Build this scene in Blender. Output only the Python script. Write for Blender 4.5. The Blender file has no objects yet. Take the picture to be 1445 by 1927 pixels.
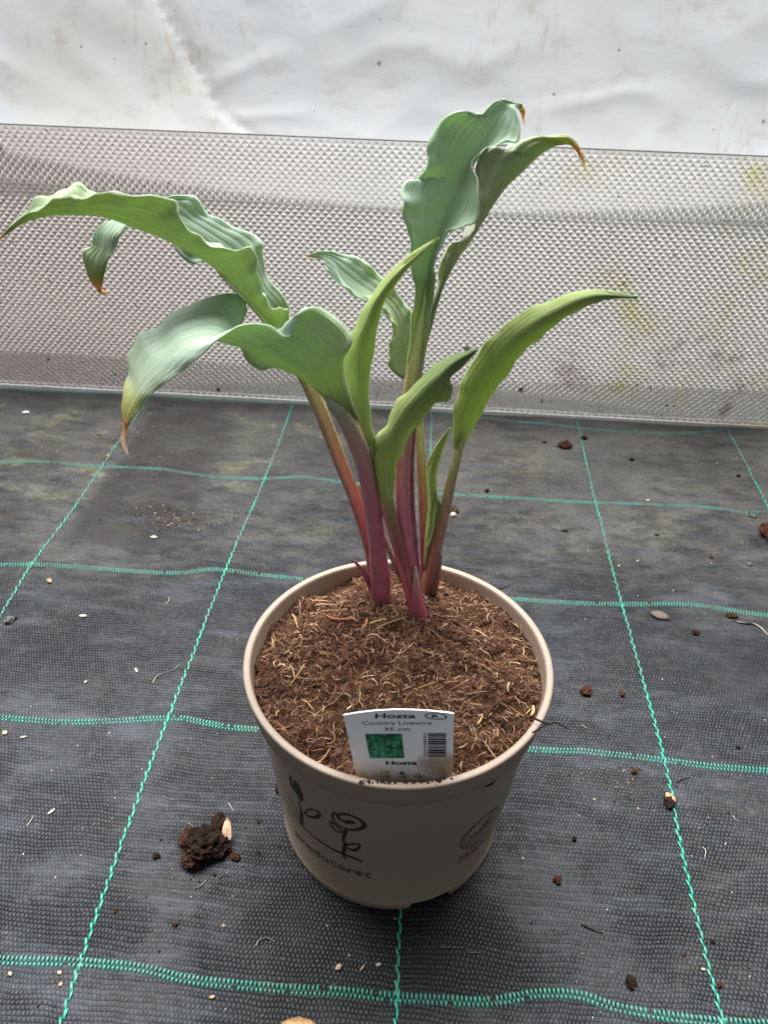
import bpy, bmesh, math, random
import numpy as np
from mathutils import Vector, Matrix, Euler, noise
random.seed(7); rng = np.random.default_rng(7)
scene = bpy.context.scene
COL = scene.collection

# ------------------------------------------------------------------ camera
CAM = np.array([0.00783654, -0.31598808, 0.46971323])
ROT = (0.95048686, -0.02708461, 0.07877751)
FPX = 1475.3
cam = bpy.data.cameras.new('camera'); cam_o = bpy.data.objects.new('camera', cam); COL.objects.link(cam_o)
cam_o.location = CAM; cam_o.rotation_euler = ROT
cam.sensor_fit = 'VERTICAL'; cam.sensor_height = 24; cam.lens = 24 * FPX / 1927
cam.clip_start = 0.01; cam.clip_end = 100
cam.dof.use_dof = True; cam.dof.focus_distance = 0.50; cam.dof.aperture_fstop = 9.0
scene.camera = cam_o

# ------------------------------------------------------------------ light: daylight diffused by the tunnel cladding
world = bpy.data.worlds.new('World'); scene.world = world; world.use_nodes = True
bg = world.node_tree.nodes['Background']
bg.inputs[0].default_value = (0.90, 0.95, 1.0, 1); bg.inputs[1].default_value = 0.26
def area(name, loc, target, sx, sy, power, color):
    l = bpy.data.lights.new(name, 'AREA'); l.shape = 'RECTANGLE'; l.size = sx; l.size_y = sy
    l.energy = power; l.color = color
    o = bpy.data.objects.new(name, l); COL.objects.link(o); o.location = loc
    o.rotation_euler = (Vector(target) - Vector(loc)).to_track_quat('-Z', 'Y').to_euler()
    return o
area('roof_light', (-0.25, 1.1, 1.9), (0, 0.1, 0.1), 2.8, 1.6, 262, (1.0, 0.995, 0.985))
area('daylight_outside', (0.1, 3.2, 2.6), (0, .6, .5), 5.0, 2.6, 24, (0.94, 0.97, 1.0))
scene.view_settings.view_transform = 'Standard'; scene.view_settings.look = 'None'
scene.view_settings.exposure = 0.2; scene.view_settings.gamma = 1.0
scene.render.engine = 'CYCLES'
scene.cycles.caustics_refractive = False; scene.cycles.caustics_reflective = False; scene.cycles.max_bounces = 10; scene.cycles.transmission_bounces = 8

# ------------------------------------------------------------------ helpers
RM = np.array(Euler(ROT).to_matrix())
def ray(x, y): return RM @ np.array([(x - 722.5) / FPX, -(y - 963.5) / FPX, -1.0])
def onZ(x, y, z=0.0):
    d = ray(x, y); return CAM + d * ((z - CAM[2]) / d[2])
def onY(x, y, Y):
    d = ray(x, y); return CAM + d * ((Y - CAM[1]) / d[1])
def pxm(p): return float(-(RM.T @ (np.asarray(p) - CAM))[2]) / FPX       # metres per photo pixel at p

def mesh_obj(name, verts, faces, mat=None, parent=None, smooth=False, colors=None, uvs=None, mats=None):
    me = bpy.data.meshes.new(name)
    me.from_pydata([tuple(v) for v in verts], [], faces)
    for m in (mats or ([mat] if mat else [])): me.materials.append(m)
    if smooth: me.polygons.foreach_set('use_smooth', [True] * len(me.polygons))
    if colors is not None:
        a = me.color_attributes.new('Col', 'FLOAT_COLOR', 'POINT')
        c = np.ones((len(verts), 4), np.float32); c[:, :3] = colors; a.data.foreach_set('color', c.ravel())
    if uvs is not None:
        u = me.uv_layers.new(name='UV'); li = np.zeros(len(me.loops), np.int32); me.loops.foreach_get('vertex_index', li)
        u.data.foreach_set('uv', np.asarray(uvs, np.float32)[li].ravel())
    o = bpy.data.objects.new(name, me); COL.objects.link(o)
    if parent: o.parent = parent
    return o
def empty(name, loc=(0, 0, 0)):
    o = bpy.data.objects.new(name, None); o.empty_display_size = 0.02; COL.objects.link(o); o.location = loc
    return o
def tag(o, label=None, cat=None, group=None, kind=None):
    if label: o['label'] = label
    if cat: o['category'] = cat
    if group: o['group'] = group
    if kind: o['kind'] = kind
    return o
def put(o, parent):            # parent keeping world place (parents are only translated)
    o.parent = parent; o.matrix_parent_inverse = Matrix.Translation(-parent.location); return o
def catmull(P, sub):
    P = np.asarray(P, float); n = len(P); out = []
    Q = np.vstack([2 * P[0] - P[1], P, 2 * P[-1] - P[-2]])
    for i in range(n - 1):
        a, b, c, d = Q[i], Q[i + 1], Q[i + 2], Q[i + 3]
        for k in range(sub):
            t = k / sub
            out.append(0.5 * (2 * b + (c - a) * t + (2 * a - 5 * b + 4 * c - d) * t * t + (3 * b - a - 3 * c + d) * t ** 3))
    out.append(P[-1]); return np.array(out)
def ramp(stops, s):
    xs = [a for a, _ in stops]; C = np.array([c for _, c in stops], float)
    return np.stack([np.interp(s, xs, C[:, k]) for k in range(3)], -1)

# ---- node helpers
class NT:
    def __init__(self, name):
        self.m = bpy.data.materials.new(name); self.m.use_nodes = True
        self.t = self.m.node_tree; self.t.nodes.clear()
        self.out = self.n('ShaderNodeOutputMaterial')
    def n(self, kind, **kw):
        x = self.t.nodes.new(kind)
        for k, v in kw.items(): setattr(x, k, v)
        return x
    def l(self, a, b): self.t.links.new(a, b)
    def set(self, sock, v):
        if isinstance(v, bpy.types.NodeSocket): self.l(v, sock)
        elif isinstance(v, (tuple, list)) and sock.type == 'RGBA' and len(v) == 3: sock.default_value = (*v, 1)
        else: sock.default_value = v
    def math(self, op, a, b=0.0, c=None, clamp=False):
        x = self.n('ShaderNodeMath', operation=op); x.use_clamp = clamp
        self.set(x.inputs[0], a); self.set(x.inputs[1], b)
        if c is not None: self.set(x.inputs[2], c)
        return x.outputs[0]
    def mix(self, f, a, b, blend='MIX'):
        x = self.n('ShaderNodeMix', data_type='RGBA', blend_type=blend)
        self.set(x.inputs[0], f); self.set(x.inputs[6], a); self.set(x.inputs[7], b); return x.outputs[2]
    def noise(self, scale, detail=4, rough=0.55, vec=None, dist=0.0):
        x = self.n('ShaderNodeTexNoise'); x.inputs['Scale'].default_value = scale; x.inputs['Detail'].default_value = detail
        x.inputs['Roughness'].default_value = rough; x.inputs['Distortion'].default_value = dist
        if vec is not None: self.l(vec, x.inputs['Vector'])
        return x.outputs['Fac']
    def smooth(self, v, lo, hi, a=0.0, b=1.0):
        x = self.n('ShaderNodeMapRange', interpolation_type='SMOOTHSTEP')
        self.set(x.inputs[0], v)
        for i, q in enumerate((lo, hi, a, b)): x.inputs[i + 1].default_value = q
        return x.outputs[0]
    def obj(self):
        return self.n('ShaderNodeTexCoord').outputs['Object']
    def map(self, vec, scale=(1, 1, 1), loc=(0, 0, 0), rot=(0, 0, 0)):
        x = self.n('ShaderNodeMapping'); self.l(vec, x.inputs[0]); x.inputs['Scale'].default_value = scale
        x.inputs['Location'].default_value = loc; x.inputs['Rotation'].default_value = rot; return x.outputs[0]
    def xyz(self, vec):
        x = self.n('ShaderNodeSeparateXYZ'); self.l(vec, x.inputs[0]); return x.outputs
    def bump(self, h, strength=0.5, dist=0.001, normal=None):
        x = self.n('ShaderNodeBump'); x.inputs['Strength'].default_value = strength; x.inputs['Distance'].default_value = dist
        self.l(h, x.inputs['Height'])
        if normal is not None: self.l(normal, x.inputs['Normal'])
        return x.outputs[0]
    def bsdf(self, color, rough=0.5, spec=0.5, normal=None, **kw):
        x = self.n('ShaderNodeBsdfPrincipled')
        self.set(x.inputs['Base Color'], color); self.set(x.inputs['Roughness'], rough); self.set(x.inputs['Specular IOR Level'], spec)
        if normal is not None: self.l(normal, x.inputs['Normal'])
        for k, v in kw.items(): self.set(x.inputs[k.replace('_', ' ')], v)
        return x.outputs[0]
    def mixs(self, f, a, b):
        x = self.n('ShaderNodeMixShader'); self.set(x.inputs[0], f); self.l(a, x.inputs[1]); self.l(b, x.inputs[2]); return x.outputs[0]
    def specks(self, vec, scale, size, dens, loc=(0, 0, 0)):
        v = self.n('ShaderNodeTexVoronoi', feature='F1'); self.l(self.map(vec, loc=loc), v.inputs['Vector']); v.inputs['Scale'].default_value = scale
        r_ = self.xyz(v.outputs['Color']); lim = self.math('MULTIPLY', r_[1], size)
        return self.math('MULTIPLY', self.math('LESS_THAN', v.outputs['Distance'], lim), self.math('LESS_THAN', r_[0], dens))
    def done(self, s): self.l(s, self.out.inputs[0]); return self.m
def attr_col(N):
    return N.n('ShaderNodeVertexColor', layer_name='Col').outputs[0]
def vcol_mat(name, rough=0.7, spec=0.3, bump_scale=900, bump=0.3, mot=.26):
    N = NT(name); c = attr_col(N); o = N.obj()
    nz = N.noise(bump_scale, 3, vec=o)
    col = N.mix(1.0, c, N.mix(N.smooth(nz, .25, .75), (1 - mot,) * 3, (1 + mot * .8,) * 3), 'MULTIPLY')
    return N.done(N.bsdf(col, rough, spec, N.bump(nz, bump, .0006)))

# ------------------------------------------------------------------ ground height
def ground_z(x, y):
    v = Vector((x, y, 0.0))
    h = 0.0032 * noise.noise(v * 6 + Vector((3, 1, 0))) + 0.0011 * noise.noise(Vector((x * 14, y * 34, 5.0))) + 0.0004 * noise.noise(Vector((x * 30, y * 110, 2.0)))
    h -= 0.001
    r = math.hypot(x, y)
    k = min(1.0, max(0.0, (r - 0.07) / 0.06)); k = k * k * (3 - 2 * k)
    return h * k
def hit_ground(x, y):
    z = 0.0
    for _ in range(3):
        p = onZ(x, y, z); z = ground_z(p[0], p[1])
    return np.array([p[0], p[1], z])

# ------------------------------------------------------------------ materials: setting
def mat_fabric():
    N = NT('woven_weed_mat'); o = N.obj(); X, Y, Z = N.xyz(o)
    # slight wander of the tapes
    wn = N.noise(28, 3, vec=o); wx = N.math('MULTIPLY_ADD', wn, .009, X); 
    wn2 = N.noise(19, 3, vec=N.map(o, loc=(3, 7, 0))); wy = N.math('MULTIPLY_ADD', wn2, .010, Y)
    u = N.math('DIVIDE', wx, .0025); v = N.math('DIVIDE', wy, .0027)
    row = N.math('FLOOR', v); odd = N.math('FLOORED_MODULO', row, 2.0)
    u2 = N.math('MULTIPLY_ADD', odd, .5, u)
    fu = N.math('FRACT', u2); fv = N.math('FRACT', v)
    hu = N.math('SINE', N.math('MULTIPLY', fu, math.pi)); hv = N.math('SINE', N.math('MULTIPLY', fv, math.pi))
    dash = N.math('MULTIPLY', N.math('POWER', hu, .8), N.math('POWER', hv, .6))
    # double-row grouping: every second pick sits lower
    low = N.math('MULTIPLY_ADD', odd, -.38, 1.0); dash = N.math('MULTIPLY', dash, low)
    cu = N.math('FLOOR', u2)
    comb = N.n('ShaderNodeCombineXYZ'); N.l(cu, comb.inputs[0]); N.l(row, comb.inputs[1])
    wht = N.n('ShaderNodeTexWhiteNoise', noise_dimensions='2D'); N.l(comb.outputs[0], wht.inputs['Vector'])
    cell = wht.outputs['Value']
    big = N.noise(7, 5, .6, vec=o); mid = N.noise(36, 5, .65, vec=N.map(o, scale=(1, 2.2, 1)))
    fine = N.noise(260, 4, .7, vec=o)
    soft = N.smooth(N.noise(13, 5, .65, vec=N.map(o, loc=(2, 4, 0))), .42, .62)
    dash = N.math('ADD', N.math('MULTIPLY', dash, N.math('MULTIPLY_ADD', soft, -.62, 1.0)), N.math('MULTIPLY', soft, .36))
    base = N.mix(N.smooth(dash, .15, .85), (.006, .0068, .0082), (.0245, .028, .0335))
    base = N.mix(1.0, base, N.mix(cell, (.50, .50, .50), (1.36, 1.36, 1.40)), 'MULTIPLY')
    # dust film, heavier towards the wall, blotched
    far = N.smooth(Y, .02, .50)
    far2 = N.math('MULTIPLY_ADD', far, .27, -.12)
    dm = N.smooth(N.math('ADD', N.math('ADD', N.math('MULTIPLY', mid, .55), N.math('MULTIPLY', big, .5)), far2), .43, .76)
    dm = N.math('MULTIPLY', dm, N.smooth(fine, .25, .75, .45, 1.0))
    dust_c = N.mix(N.smooth(big, .35, .65), (.125, .113, .095), (.135, .13, .118))
    base = N.mix(N.math('MULTIPLY', dm, .85), base, dust_c)
    # algae crust patches near wall, to the left
    al = N.noise(17, 6, .68, vec=N.map(o, loc=(1.3, .4, 0), scale=(1, 1.5, 1)))
    left = N.smooth(X, .22, -.28); am = N.math('MULTIPLY', N.math('MULTIPLY', N.smooth(al, .52, .66), N.smooth(Y, .16, .40)), N.math('MULTIPLY_ADD', left, .75, .2))
    am = N.math('MULTIPLY', am, N.smooth(fine, .3, .7, .3, 1.0))
    base = N.mix(N.math('MULTIPLY', am, .9), base, N.mix(N.smooth(mid, .35, .65), (.17, .17, .085), (.22, .205, .15)))
    base = N.mix(1.0, base, N.mix(N.smooth(N.noise(5, 4, .6, vec=N.map(o, loc=(7, 3, 1))), .35, .65), (.68, .70, .74), (1.18, 1.17, 1.15)), 'MULTIPLY')
    # clean wet-looking patch with hard edge (where a pot stood) 
    P = N.math('MULTIPLY', N.smooth(N.math('MULTIPLY_ADD', mid, .05, X), -.315, -.300), N.smooth(N.math('MULTIPLY_ADD', mid, .07, X), -.165, -.215))
    P = N.math('MULTIPLY', P, N.math('MULTIPLY', N.smooth(N.math('MULTIPLY_ADD', mid, .08, Y), .285, .31), N.smooth(N.math('MULTIPLY_ADD', mid, .05, Y), .57, .53)))
    base = N.mix(N.math('MULTIPLY', P, .72), base, (.024, .021, .021))
    # brown peat smudges
    pm = N.smooth(N.noise(11, 6, .7, vec=N.map(o, loc=(5, 2, 0))), .60, .74)
    base = N.mix(N.math('MULTIPLY', N.math('MULTIPLY', pm, N.smooth(fine, .4, .65)), .7), base, (.045, .026, .017))
    # brushed paler scuffs on crests
    sc = N.smooth(N.noise(22, 5, .7, vec=N.map(o, scale=(.6, 2.2, 1), loc=(0, 9, 0))), .48, .68)
    base = N.mix(N.math('MULTIPLY', sc, .38), base, (.075, .083, .098))
    # darker damp mat in front of the pot, with the pot's shadow painted in
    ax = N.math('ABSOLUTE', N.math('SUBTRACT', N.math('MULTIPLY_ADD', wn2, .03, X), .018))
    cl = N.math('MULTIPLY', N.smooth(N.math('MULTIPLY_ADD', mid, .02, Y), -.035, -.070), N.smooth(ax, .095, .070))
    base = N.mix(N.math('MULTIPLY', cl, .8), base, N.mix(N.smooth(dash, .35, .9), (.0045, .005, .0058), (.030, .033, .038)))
    lint = N.smooth(N.noise(520, 2, .5, vec=N.map(o, loc=(9, 1, 0))), .70, .76); base = N.mix(N.math('MULTIPLY', lint, .6), base, (.20, .195, .18))
    b1 = N.bump(dash, .5, .0011); b2 = N.bump(fine, .25, .0006, b1)
    rough = N.math('MULTIPLY_ADD', dm, .3, .48)
    return N.done(N.bsdf(base, rough, .22, b2))
def mat_outside():
    N = NT('outside_soil'); o = N.obj(); n = N.noise(9, 6, .6, vec=o)
    return N.done(N.bsdf(N.mix(n, (.09, .08, .07), (.17, .155, .135)), .9, .2, N.bump(n, .6, .02)))
def mat_thread(name, c):
    N = NT(name); o = N.obj(); n = N.noise(700, 2, vec=o); d = N.noise(40, 5, .65, vec=o)
    col = N.mix(n, tuple(q * .75 for q in c), tuple(min(1, q * 1.2) for q in c))
    Y = N.xyz(o)[1]
    dirt = N.math('MULTIPLY', N.smooth(d, .40, .62), N.smooth(Y, -.1, .45, .35, .85))
    col = N.mix(dirt, col, (.09, .105, .09))
    return N.done(N.bsdf(col, .42, .45, N.bump(n, .3, .0004)))
def mat_panel():
    N = NT('prismatic_acrylic'); o = N.obj(); X, Y, Z = N.xyz(o)
    n1 = N.noise(10, 5, .6, vec=o); n2 = N.noise(60, 5, .7, vec=o); sp = N.noise(240, 2, .5, vec=N.map(o, loc=(4, 1, 2)))
    yel = N.math('MULTIPLY', N.smooth(n1, .52, .72), N.smooth(X, .05, .30))
    brown = N.math('MULTIPLY', N.smooth(N.noise(7, 6, .7, vec=N.map(o, loc=(8.1, 3, 1.7))), .50, .64), N.smooth(n2, .42, .60))
    brown = N.math('MULTIPLY', brown, N.math('MULTIPLY', N.smooth(X, .10, .27), N.smooth(Z, .14, .07)))
    speck = N.math('MAXIMUM', N.specks(o, 42, .16, .22), N.specks(o, 120, .20, .08, (3, 1, 2)))
    tint = N.mix(N.smooth(n1, .35, .7), (.95, .94, .93), (.92, .91, .89)); tint = N.mix(N.smooth(X, -.05, -.45), tint, (.88, .84, .825)); tint = N.mix(yel, tint, (.84, .82, .52))
    tint = N.mix(N.math('MULTIPLY', brown, .9), tint, (.25, .15, .09))
    tint = N.mix(N.math('MULTIPLY', speck, .85), tint, (.05, .04, .03))
    g = N.n('ShaderNodeBsdfGlass'); N.set(g.inputs['Color'], tint); g.inputs['Roughness'].default_value = .06; g.inputs['IOR'].default_value = 1.49
    tr = N.n('ShaderNodeBsdfTranslucent'); N.set(tr.inputs[0], tint)
    df = N.bsdf(N.mix(1.0, tint, (.8, .8, .8), 'MULTIPLY'), .25, .5)
    return N.done(N.mixs(.36, g.outputs[0], N.mixs(.6, tr.outputs[0], df)))
def mat_edge():
    N = NT('acrylic_cut_edge'); o = N.obj(); n = N.noise(120, 4, .6, vec=o); X = N.xyz(o)[0]
    c = N.mix(N.smooth(n, .35, .7), (.80, .80, .78), (.92, .92, .90)); c = N.mix(N.smooth(X, .2, .5), c, (.62, .52, .42))
    return N.done(N.bsdf(c, .3, .5))
def mat_film(backing=False):
    N = NT('bright_backing_polythene' if backing else 'milky_polythene'); o = N.obj(); X, Y, Z = N.xyz(o)
    n1 = N.noise(5, 6, .6, vec=o); n2 = N.noise(24, 6, .62, vec=N.map(o, scale=(1, 1, 2.2))); n3 = N.noise(70, 5, .6, vec=N.map(o, scale=(1.6, 1, .5)))
    c = N.mix(N.smooth(n1, .3, .7), (.35, .35, .343), (.36, .378, .40))
    c = N.mix(N.math('MULTIPLY', N.smooth(n2, .52, .72), .55), c, (.285, .28, .265))
    st = N.math('MULTIPLY', N.smooth(n3, .50, .68), N.smooth(N.noise(9, 4, vec=N.map(o, loc=(3, 3, 3))), .50, .64))
    c = N.mix(N.math('MULTIPLY', st, .38), c, (.26, .20, .13))
    sp = N.math('MAXIMUM', N.specks(o, 26, .13, .34, (1, 5, 2)), N.specks(o, 80, .20, .10, (4, 2, 2)))
    c = N.mix(N.math('MULTIPLY', sp, .8), c, (.12, .10, .07))
    if backing: c = N.mix(.85, c, (.84, .83, .82))  # lower film whitened, added as a bright backing to light the panel
    tr = N.n('ShaderNodeBsdfTranslucent'); N.set(tr.inputs[0], c)
    b = N.bump(n2, .14, .004)
    N.l(b, tr.inputs[1])
    return N.done(N.mixs(.5, N.bsdf(c, .35, .5, b), tr.outputs[0]))

# ------------------------------------------------------------------ setting: ground
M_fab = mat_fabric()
gx = np.arange(-1.0, 1.0001, .005); gy = np.arange(-.55, .6401, .005)
gv = [(x, y, ground_z(x, y)) for y in gy for x in gx]; nx = len(gx)
gf = [(j * nx + i, j * nx + i + 1, (j + 1) * nx + i + 1, (j + 1) * nx + i) for j in range(len(gy) - 1) for i in range(nx - 1)]
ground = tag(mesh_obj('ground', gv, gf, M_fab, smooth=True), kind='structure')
ground['label'] = 'black woven weed mat with green marker threads'
outside = tag(mesh_obj('terrain', [(-6, .642, -.006), (6, .642, -.006), (6, 9, -.006), (-6, 9, -.006)], [(0, 1, 2, 3)], mat_outside()), kind='structure')

M_gr = mat_thread('green_thread', (.010, .30, .20)); M_gr2 = mat_thread('green_thread_pale', (.028, .24, .18))
def dash(V, F, c, ux, uy, ln, wd, h):
    """a small arched tape: 4 cross rows, raised in the middle"""
    b = len(V)
    for k, (s, z) in enumerate(((-.5, -.0003), (-.25, h * .8), (.25, h * .8), (.5, -.0003))):
        for w in (-.5, 0, .5):
            x = c[0] + ux[0] * s * ln + uy[0] * w * wd; y = c[1] + ux[1] * s * ln + uy[1] * w * wd
            V.append((x, y, c[2] + z + (h * .35 if w == 0 else 0)))
    for k in range(3):
        for w in range(2):
            a = b + k * 3 + w; F.append((a, a + 1, a + 4, a + 3))
def resample(P, step):
    P = np.asarray(P); seg = np.linalg.norm(np.diff(P, axis=0), axis=1); L = np.concatenate([[0], np.cumsum(seg)])
    s = np.arange(0, L[-1], step); return np.stack([np.interp(s, L, P[:, k]) for k in range(2)], -1)
def thread_line(px, kind):
    P = np.array([onZ(*q)[:2] for q in px]); d0 = P[0] - P[1]; d1 = P[-1] - P[-2]
    d0 /= np.linalg.norm(d0); d1 /= np.linalg.norm(d1)
    P = catmull(np.vstack([P[0] + d0 * .25, P, P[-1] + d1 * (.25 if kind == 'H' else .03)]), 6)
    V, F = [], []
    if kind == 'V':
        Q = resample(P, .0044)
        for i in range(len(Q) - 1):
            t = Q[i + 1] - Q[i]; t /= np.linalg.norm(t); n = np.array([-t[1], t[0]])
            sd = .00055 if i % 2 else -.00055
            a = math.radians(16 if i % 2 else -2); tt = np.array([t[0] * math.cos(a) - t[1] * math.sin(a), t[0] * math.sin(a) + t[1] * math.cos(a)])
            c = Q[i] + n * (sd + random.gauss(0, .0001)); nn = np.array([-tt[1], tt[0]])
            dash(V, F, (c[0], c[1], ground_z(c[0], c[1]) + .0004), tt, nn, .0054 * random.uniform(.9, 1.1), .0014 * random.uniform(.8, 1.15), .0007)
        m = M_gr
    else:
        Q = resample(P, .0025)
        for i in range(len(Q) - 1):
            t = Q[i + 1] - Q[i]; t /= np.linalg.norm(t); n = np.array([-t[1], t[0]])
            for r in (0, 1):
                if random.random() < .03: continue
                c = Q[i] + n * (.0017 if r else -.0013) + t * (.00125 if r else 0)
                dash(V, F, (c[0], c[1], ground_z(c[0], c[1]) + .0003), n, t, (.0034 if r else .0026) * random.uniform(.85, 1.1), .00125 * random.uniform(.8, 1.1), .0006)
        m = M_gr2
    return mesh_obj('green_thread', V, F, m, ground, smooth=True)
for px in ([(0, 1158), (60, 1063), (125, 975), (192, 878), (283, 744)],
           [(115, 1927), (150, 1815), (228, 1590), (315, 1353), (424, 1075), (498, 899), (553, 757)],
           [(745, 1927), (748, 1872), (753, 1712), (780, 1250), (806, 924), (812, 774)],
           [(1362, 1927), (1283, 1600), (1250, 1432), (1169, 1136), (1120, 944), (1086, 795)],
           [(1445, 955), (1400, 870), (1366, 805)]): thread_line(px, 'V')
for px in ([(0, 1806), (147, 1812), (271, 1824), (349, 1843), (465, 1855), (560, 1863), (642, 1866), (748, 1877), (825, 1881), (901, 1886), (960, 1880), (1013, 1870), (1089, 1873), (1164, 1896), (1277, 1915), (1368, 1923), (1445, 1927)],
           [(0, 1347), (120, 1355), (230, 1354), (315, 1351), (345, 1351), (400, 1362), (460, 1371), (700, 1388), (1000, 1410), (1090, 1413), (1150, 1420), (1250, 1431), (1330, 1440), (1445, 1448)],
           [(0, 1063), (60, 1063), (170, 1070), (260, 1077), (340, 1079), (390, 1073), (424, 1074), (500, 1083), (570, 1090), (780, 1112), (975, 1127), (1100, 1135), (1169, 1137), (1290, 1139), (1370, 1150), (1445, 1160)],
           [(0, 868), (90, 869), (140, 875), (192, 878), (300, 880), (350, 887), (410, 895), (498, 899), (570, 896), (640, 905), (800, 925), (950, 937), (1120, 944), (1250, 952), (1330, 955), (1400, 964), (1445, 962)],
           [(0, 729), (180, 738), (400, 752), (553, 758), (700, 766), (830, 774), (1030, 799), (1200, 812), (1300, 813), (1366, 808), (1445, 797)]): thread_line(px, 'H')

# ------------------------------------------------------------------ setting: prismatic panel and film behind
pa = onZ(0, 723); pb = onZ(1445, 803)
WROT = math.atan2(pb[1] - pa[1], pb[0] - pa[0]); W0 = np.array([pa[0], pa[1]]) ; wd_ = np.array([math.cos(WROT), math.sin(WROT)]); wn_ = np.array([-wd_[1], wd_[0]])
def wall(u, off, z): p = W0 + wd_ * u + wn_ * off; return (p[0], p[1], z)
panel = tag(empty('prismatic_panel', wall(.5, 0, 0)), 'clear prismatic plastic panel with pyramid relief standing along the weed mat', 'panel')
M_pan = mat_panel(); PZ0 = .003; half = .0042; PZ1 = PZ0 + half * 73
U0, U1 = -.60, 1.55
hp = .0026
V, F = [], []
rows = 72; cols = int((U1 - U0) / (2 * half))
for r in range(rows):
    zc = PZ0 + half * (r + 1)
    for c in range(cols):
        u = U0 + (2 * c + 1 + (r % 2)) * half; b = len(V)
        V += [wall(u - half, -.0012 - hp, zc), wall(u, -.0012 - hp, zc - half), wall(u + half, -.0012 - hp, zc), wall(u, -.0012 - hp, zc + half), wall(u, -.0012, zc)]
        F += [(b, b + 1, b + 4), (b + 1, b + 2, b + 4), (b + 2, b + 3, b + 4), (b + 3, b, b + 4)]
relief = tag(put(mesh_obj('pyramid_relief', V, F, M_pan), panel), kind='stuff')
V = [wall(U0, 0.0015, PZ0), wall(U1, .0015, PZ0), wall(U1, .0015, PZ1), wall(U0, .0015, PZ1)]
put(mesh_obj('back_face', V, [(3, 2, 1, 0)], M_pan), panel)
def strip(name, z0, z1, o0, o1, mat):
    V = [wall(u, o, z) for u in (U0, U1) for o, z in ((o0, z0), (o1, z0), (o1, z1), (o0, z1))]
    return put(mesh_obj(name, V, [(0, 1, 2, 3), (7, 6, 5, 4), (0, 4, 5, 1), (1, 5, 6, 2), (2, 6, 7, 3), (3, 7, 4, 0)], mat), panel)
M_edge = mat_edge()
_N = NT('dirty_top_edge'); M_top = _N.done(_N.bsdf((.20, .18, .15), .6, .3))
strip('bottom_edge', -.0015, PZ0 + .0006, -.0070, .0022, M_edge)
strip('top_edge', PZ1, PZ1 + .0009, -.0022, .0016, M_top)

fold_px = [(296, -20), (320, 30), (350, 85), (375, 130), (400, 178), (418, 212), (445, 238), (480, 262)]
fold = []
for x, y in fold_px:
    p = onY(x, y, W0[1] + .125); fold.append(((p[0] - W0[0]) * wd_[0] + (p[1] - W0[1]) * wd_[1], p[2]))
fold.insert(0, (fold[0][0] - .12, fold[0][1] + .35)); fold = np.array(fold)
def film_off(u, z):
    v = Vector((u, z, 0))
    h = .012 * noise.noise(v * 2.1 + Vector((1, 0, 4))) + .006 * noise.noise(Vector((u * 5, z * 9 + u * 2, 7))) + 0.0018 * noise.noise(Vector((u * 16, z * 22 + u * 9, 3)))
    h += .0022 * max(0, .35 - abs(noise.noise(Vector((u * 8 + z * 3, z * 17 - u * 5, 9.5))))) / .35
    fu = np.interp(z, fold[::-1, 1], fold[::-1, 0]); d = u - fu
    if z > .27: h += -.005 * math.exp(-(d / .010) ** 2) + (-.006 * math.exp(-d / .07) if d > 0 else 0)
    g = .115 + 1.05 * .03 * math.log1p(math.exp((.272 - z) / .03))  # lower film shaped outward so panel facets catch bright and dark
    return g + h * .8 * min(1, max(.15, z / .25))
fu = np.linspace(-.75, 1.75, 380); fz = np.linspace(-.004, .86, 190)
V = [wall(u, film_off(u, z) + max(0, z - .5) * .0, z) for z in fz for u in fu]; n = len(fu)
F = [(j * n + i, j * n + i + 1, (j + 1) * n + i + 1, (j + 1) * n + i) for j in range(len(fz) - 1) for i in range(n - 1)]
film_o = mesh_obj('plastic_film', V, F, None, smooth=True, mats=[mat_film(), mat_film(True)])
film_o.data.polygons.foreach_set('material_index', [1 if V[f[0]][2] < .245 else 0 for f in F])
film = tag(film_o, 'crumpled milky white polythene tunnel film hanging above and behind the pyramid panel', 'plastic film')

# ------------------------------------------------------------------ pot
def mat_pot():
    N = NT('recycled_taupe_plastic'); o = N.obj(); n = N.noise(55, 5, .6, vec=o); f = N.noise(1500, 2, .5, vec=o)
    c = N.mix(n, (.258, .196, .148), (.300, .232, .180)); c = N.mix(N.math('MULTIPLY', N.smooth(f, .4, .7), .25), c, (.24, .17, .12))
    d = N.math('MULTIPLY', N.smooth(N.noise(38, 6, .7, vec=N.map(o, loc=(2, 0, 0))), .63, .72), .5)
    c = N.mix(d, c, (.10, .06, .04))
    return N.done(N.bsdf(c, .50, .4, N.bump(f, .25, .0004)))
M_pot = mat_pot()
POTH = .144
pot = tag(empty('plant_pot', (0, 0, 0)), 'round taupe plastic plant pot printed with black flower drawing', 'pot')
_a = onZ(772, 1704); _b = onZ(843, 1684); _a = math.atan2(_a[1], _a[0]); _b = math.atan2(_b[1], _b[0])
notch = [(_a + _b) / 2 + k * 2.0944 for k in range(3)]; nw = abs(_b - _a) / 2
angs = set(np.linspace(-math.pi, math.pi, 144, endpoint=False).tolist())
for a in notch:
    for e in (-nw - .02, -nw, nw, nw + .02): angs.add((a + e + math.pi) % (2 * math.pi) - math.pi)
angs = sorted(angs); NA = len(angs)
def lathe(prof, name, closed=False, notched=False):
    V = []
    for r, z in prof:
        for a in angs:
            zz = z
            if notched and z < .0045:
                for q in notch:
                    if abs((a - q + math.pi) % (2 * math.pi) - math.pi) <= nw + 1e-6: zz = .0065
            V.append((r * math.cos(a), r * math.sin(a), zz))
    n = len(prof); F = []
    for j in range(n if closed else n - 1):
        for i in range(NA):
            k = (j + 1) % n; F.append((j * NA + i, j * NA + (i + 1) % NA, k * NA + (i + 1) % NA, k * NA + i))
    o = mesh_obj(name, V, F, M_pot, pot, smooth=True); return o
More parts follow.
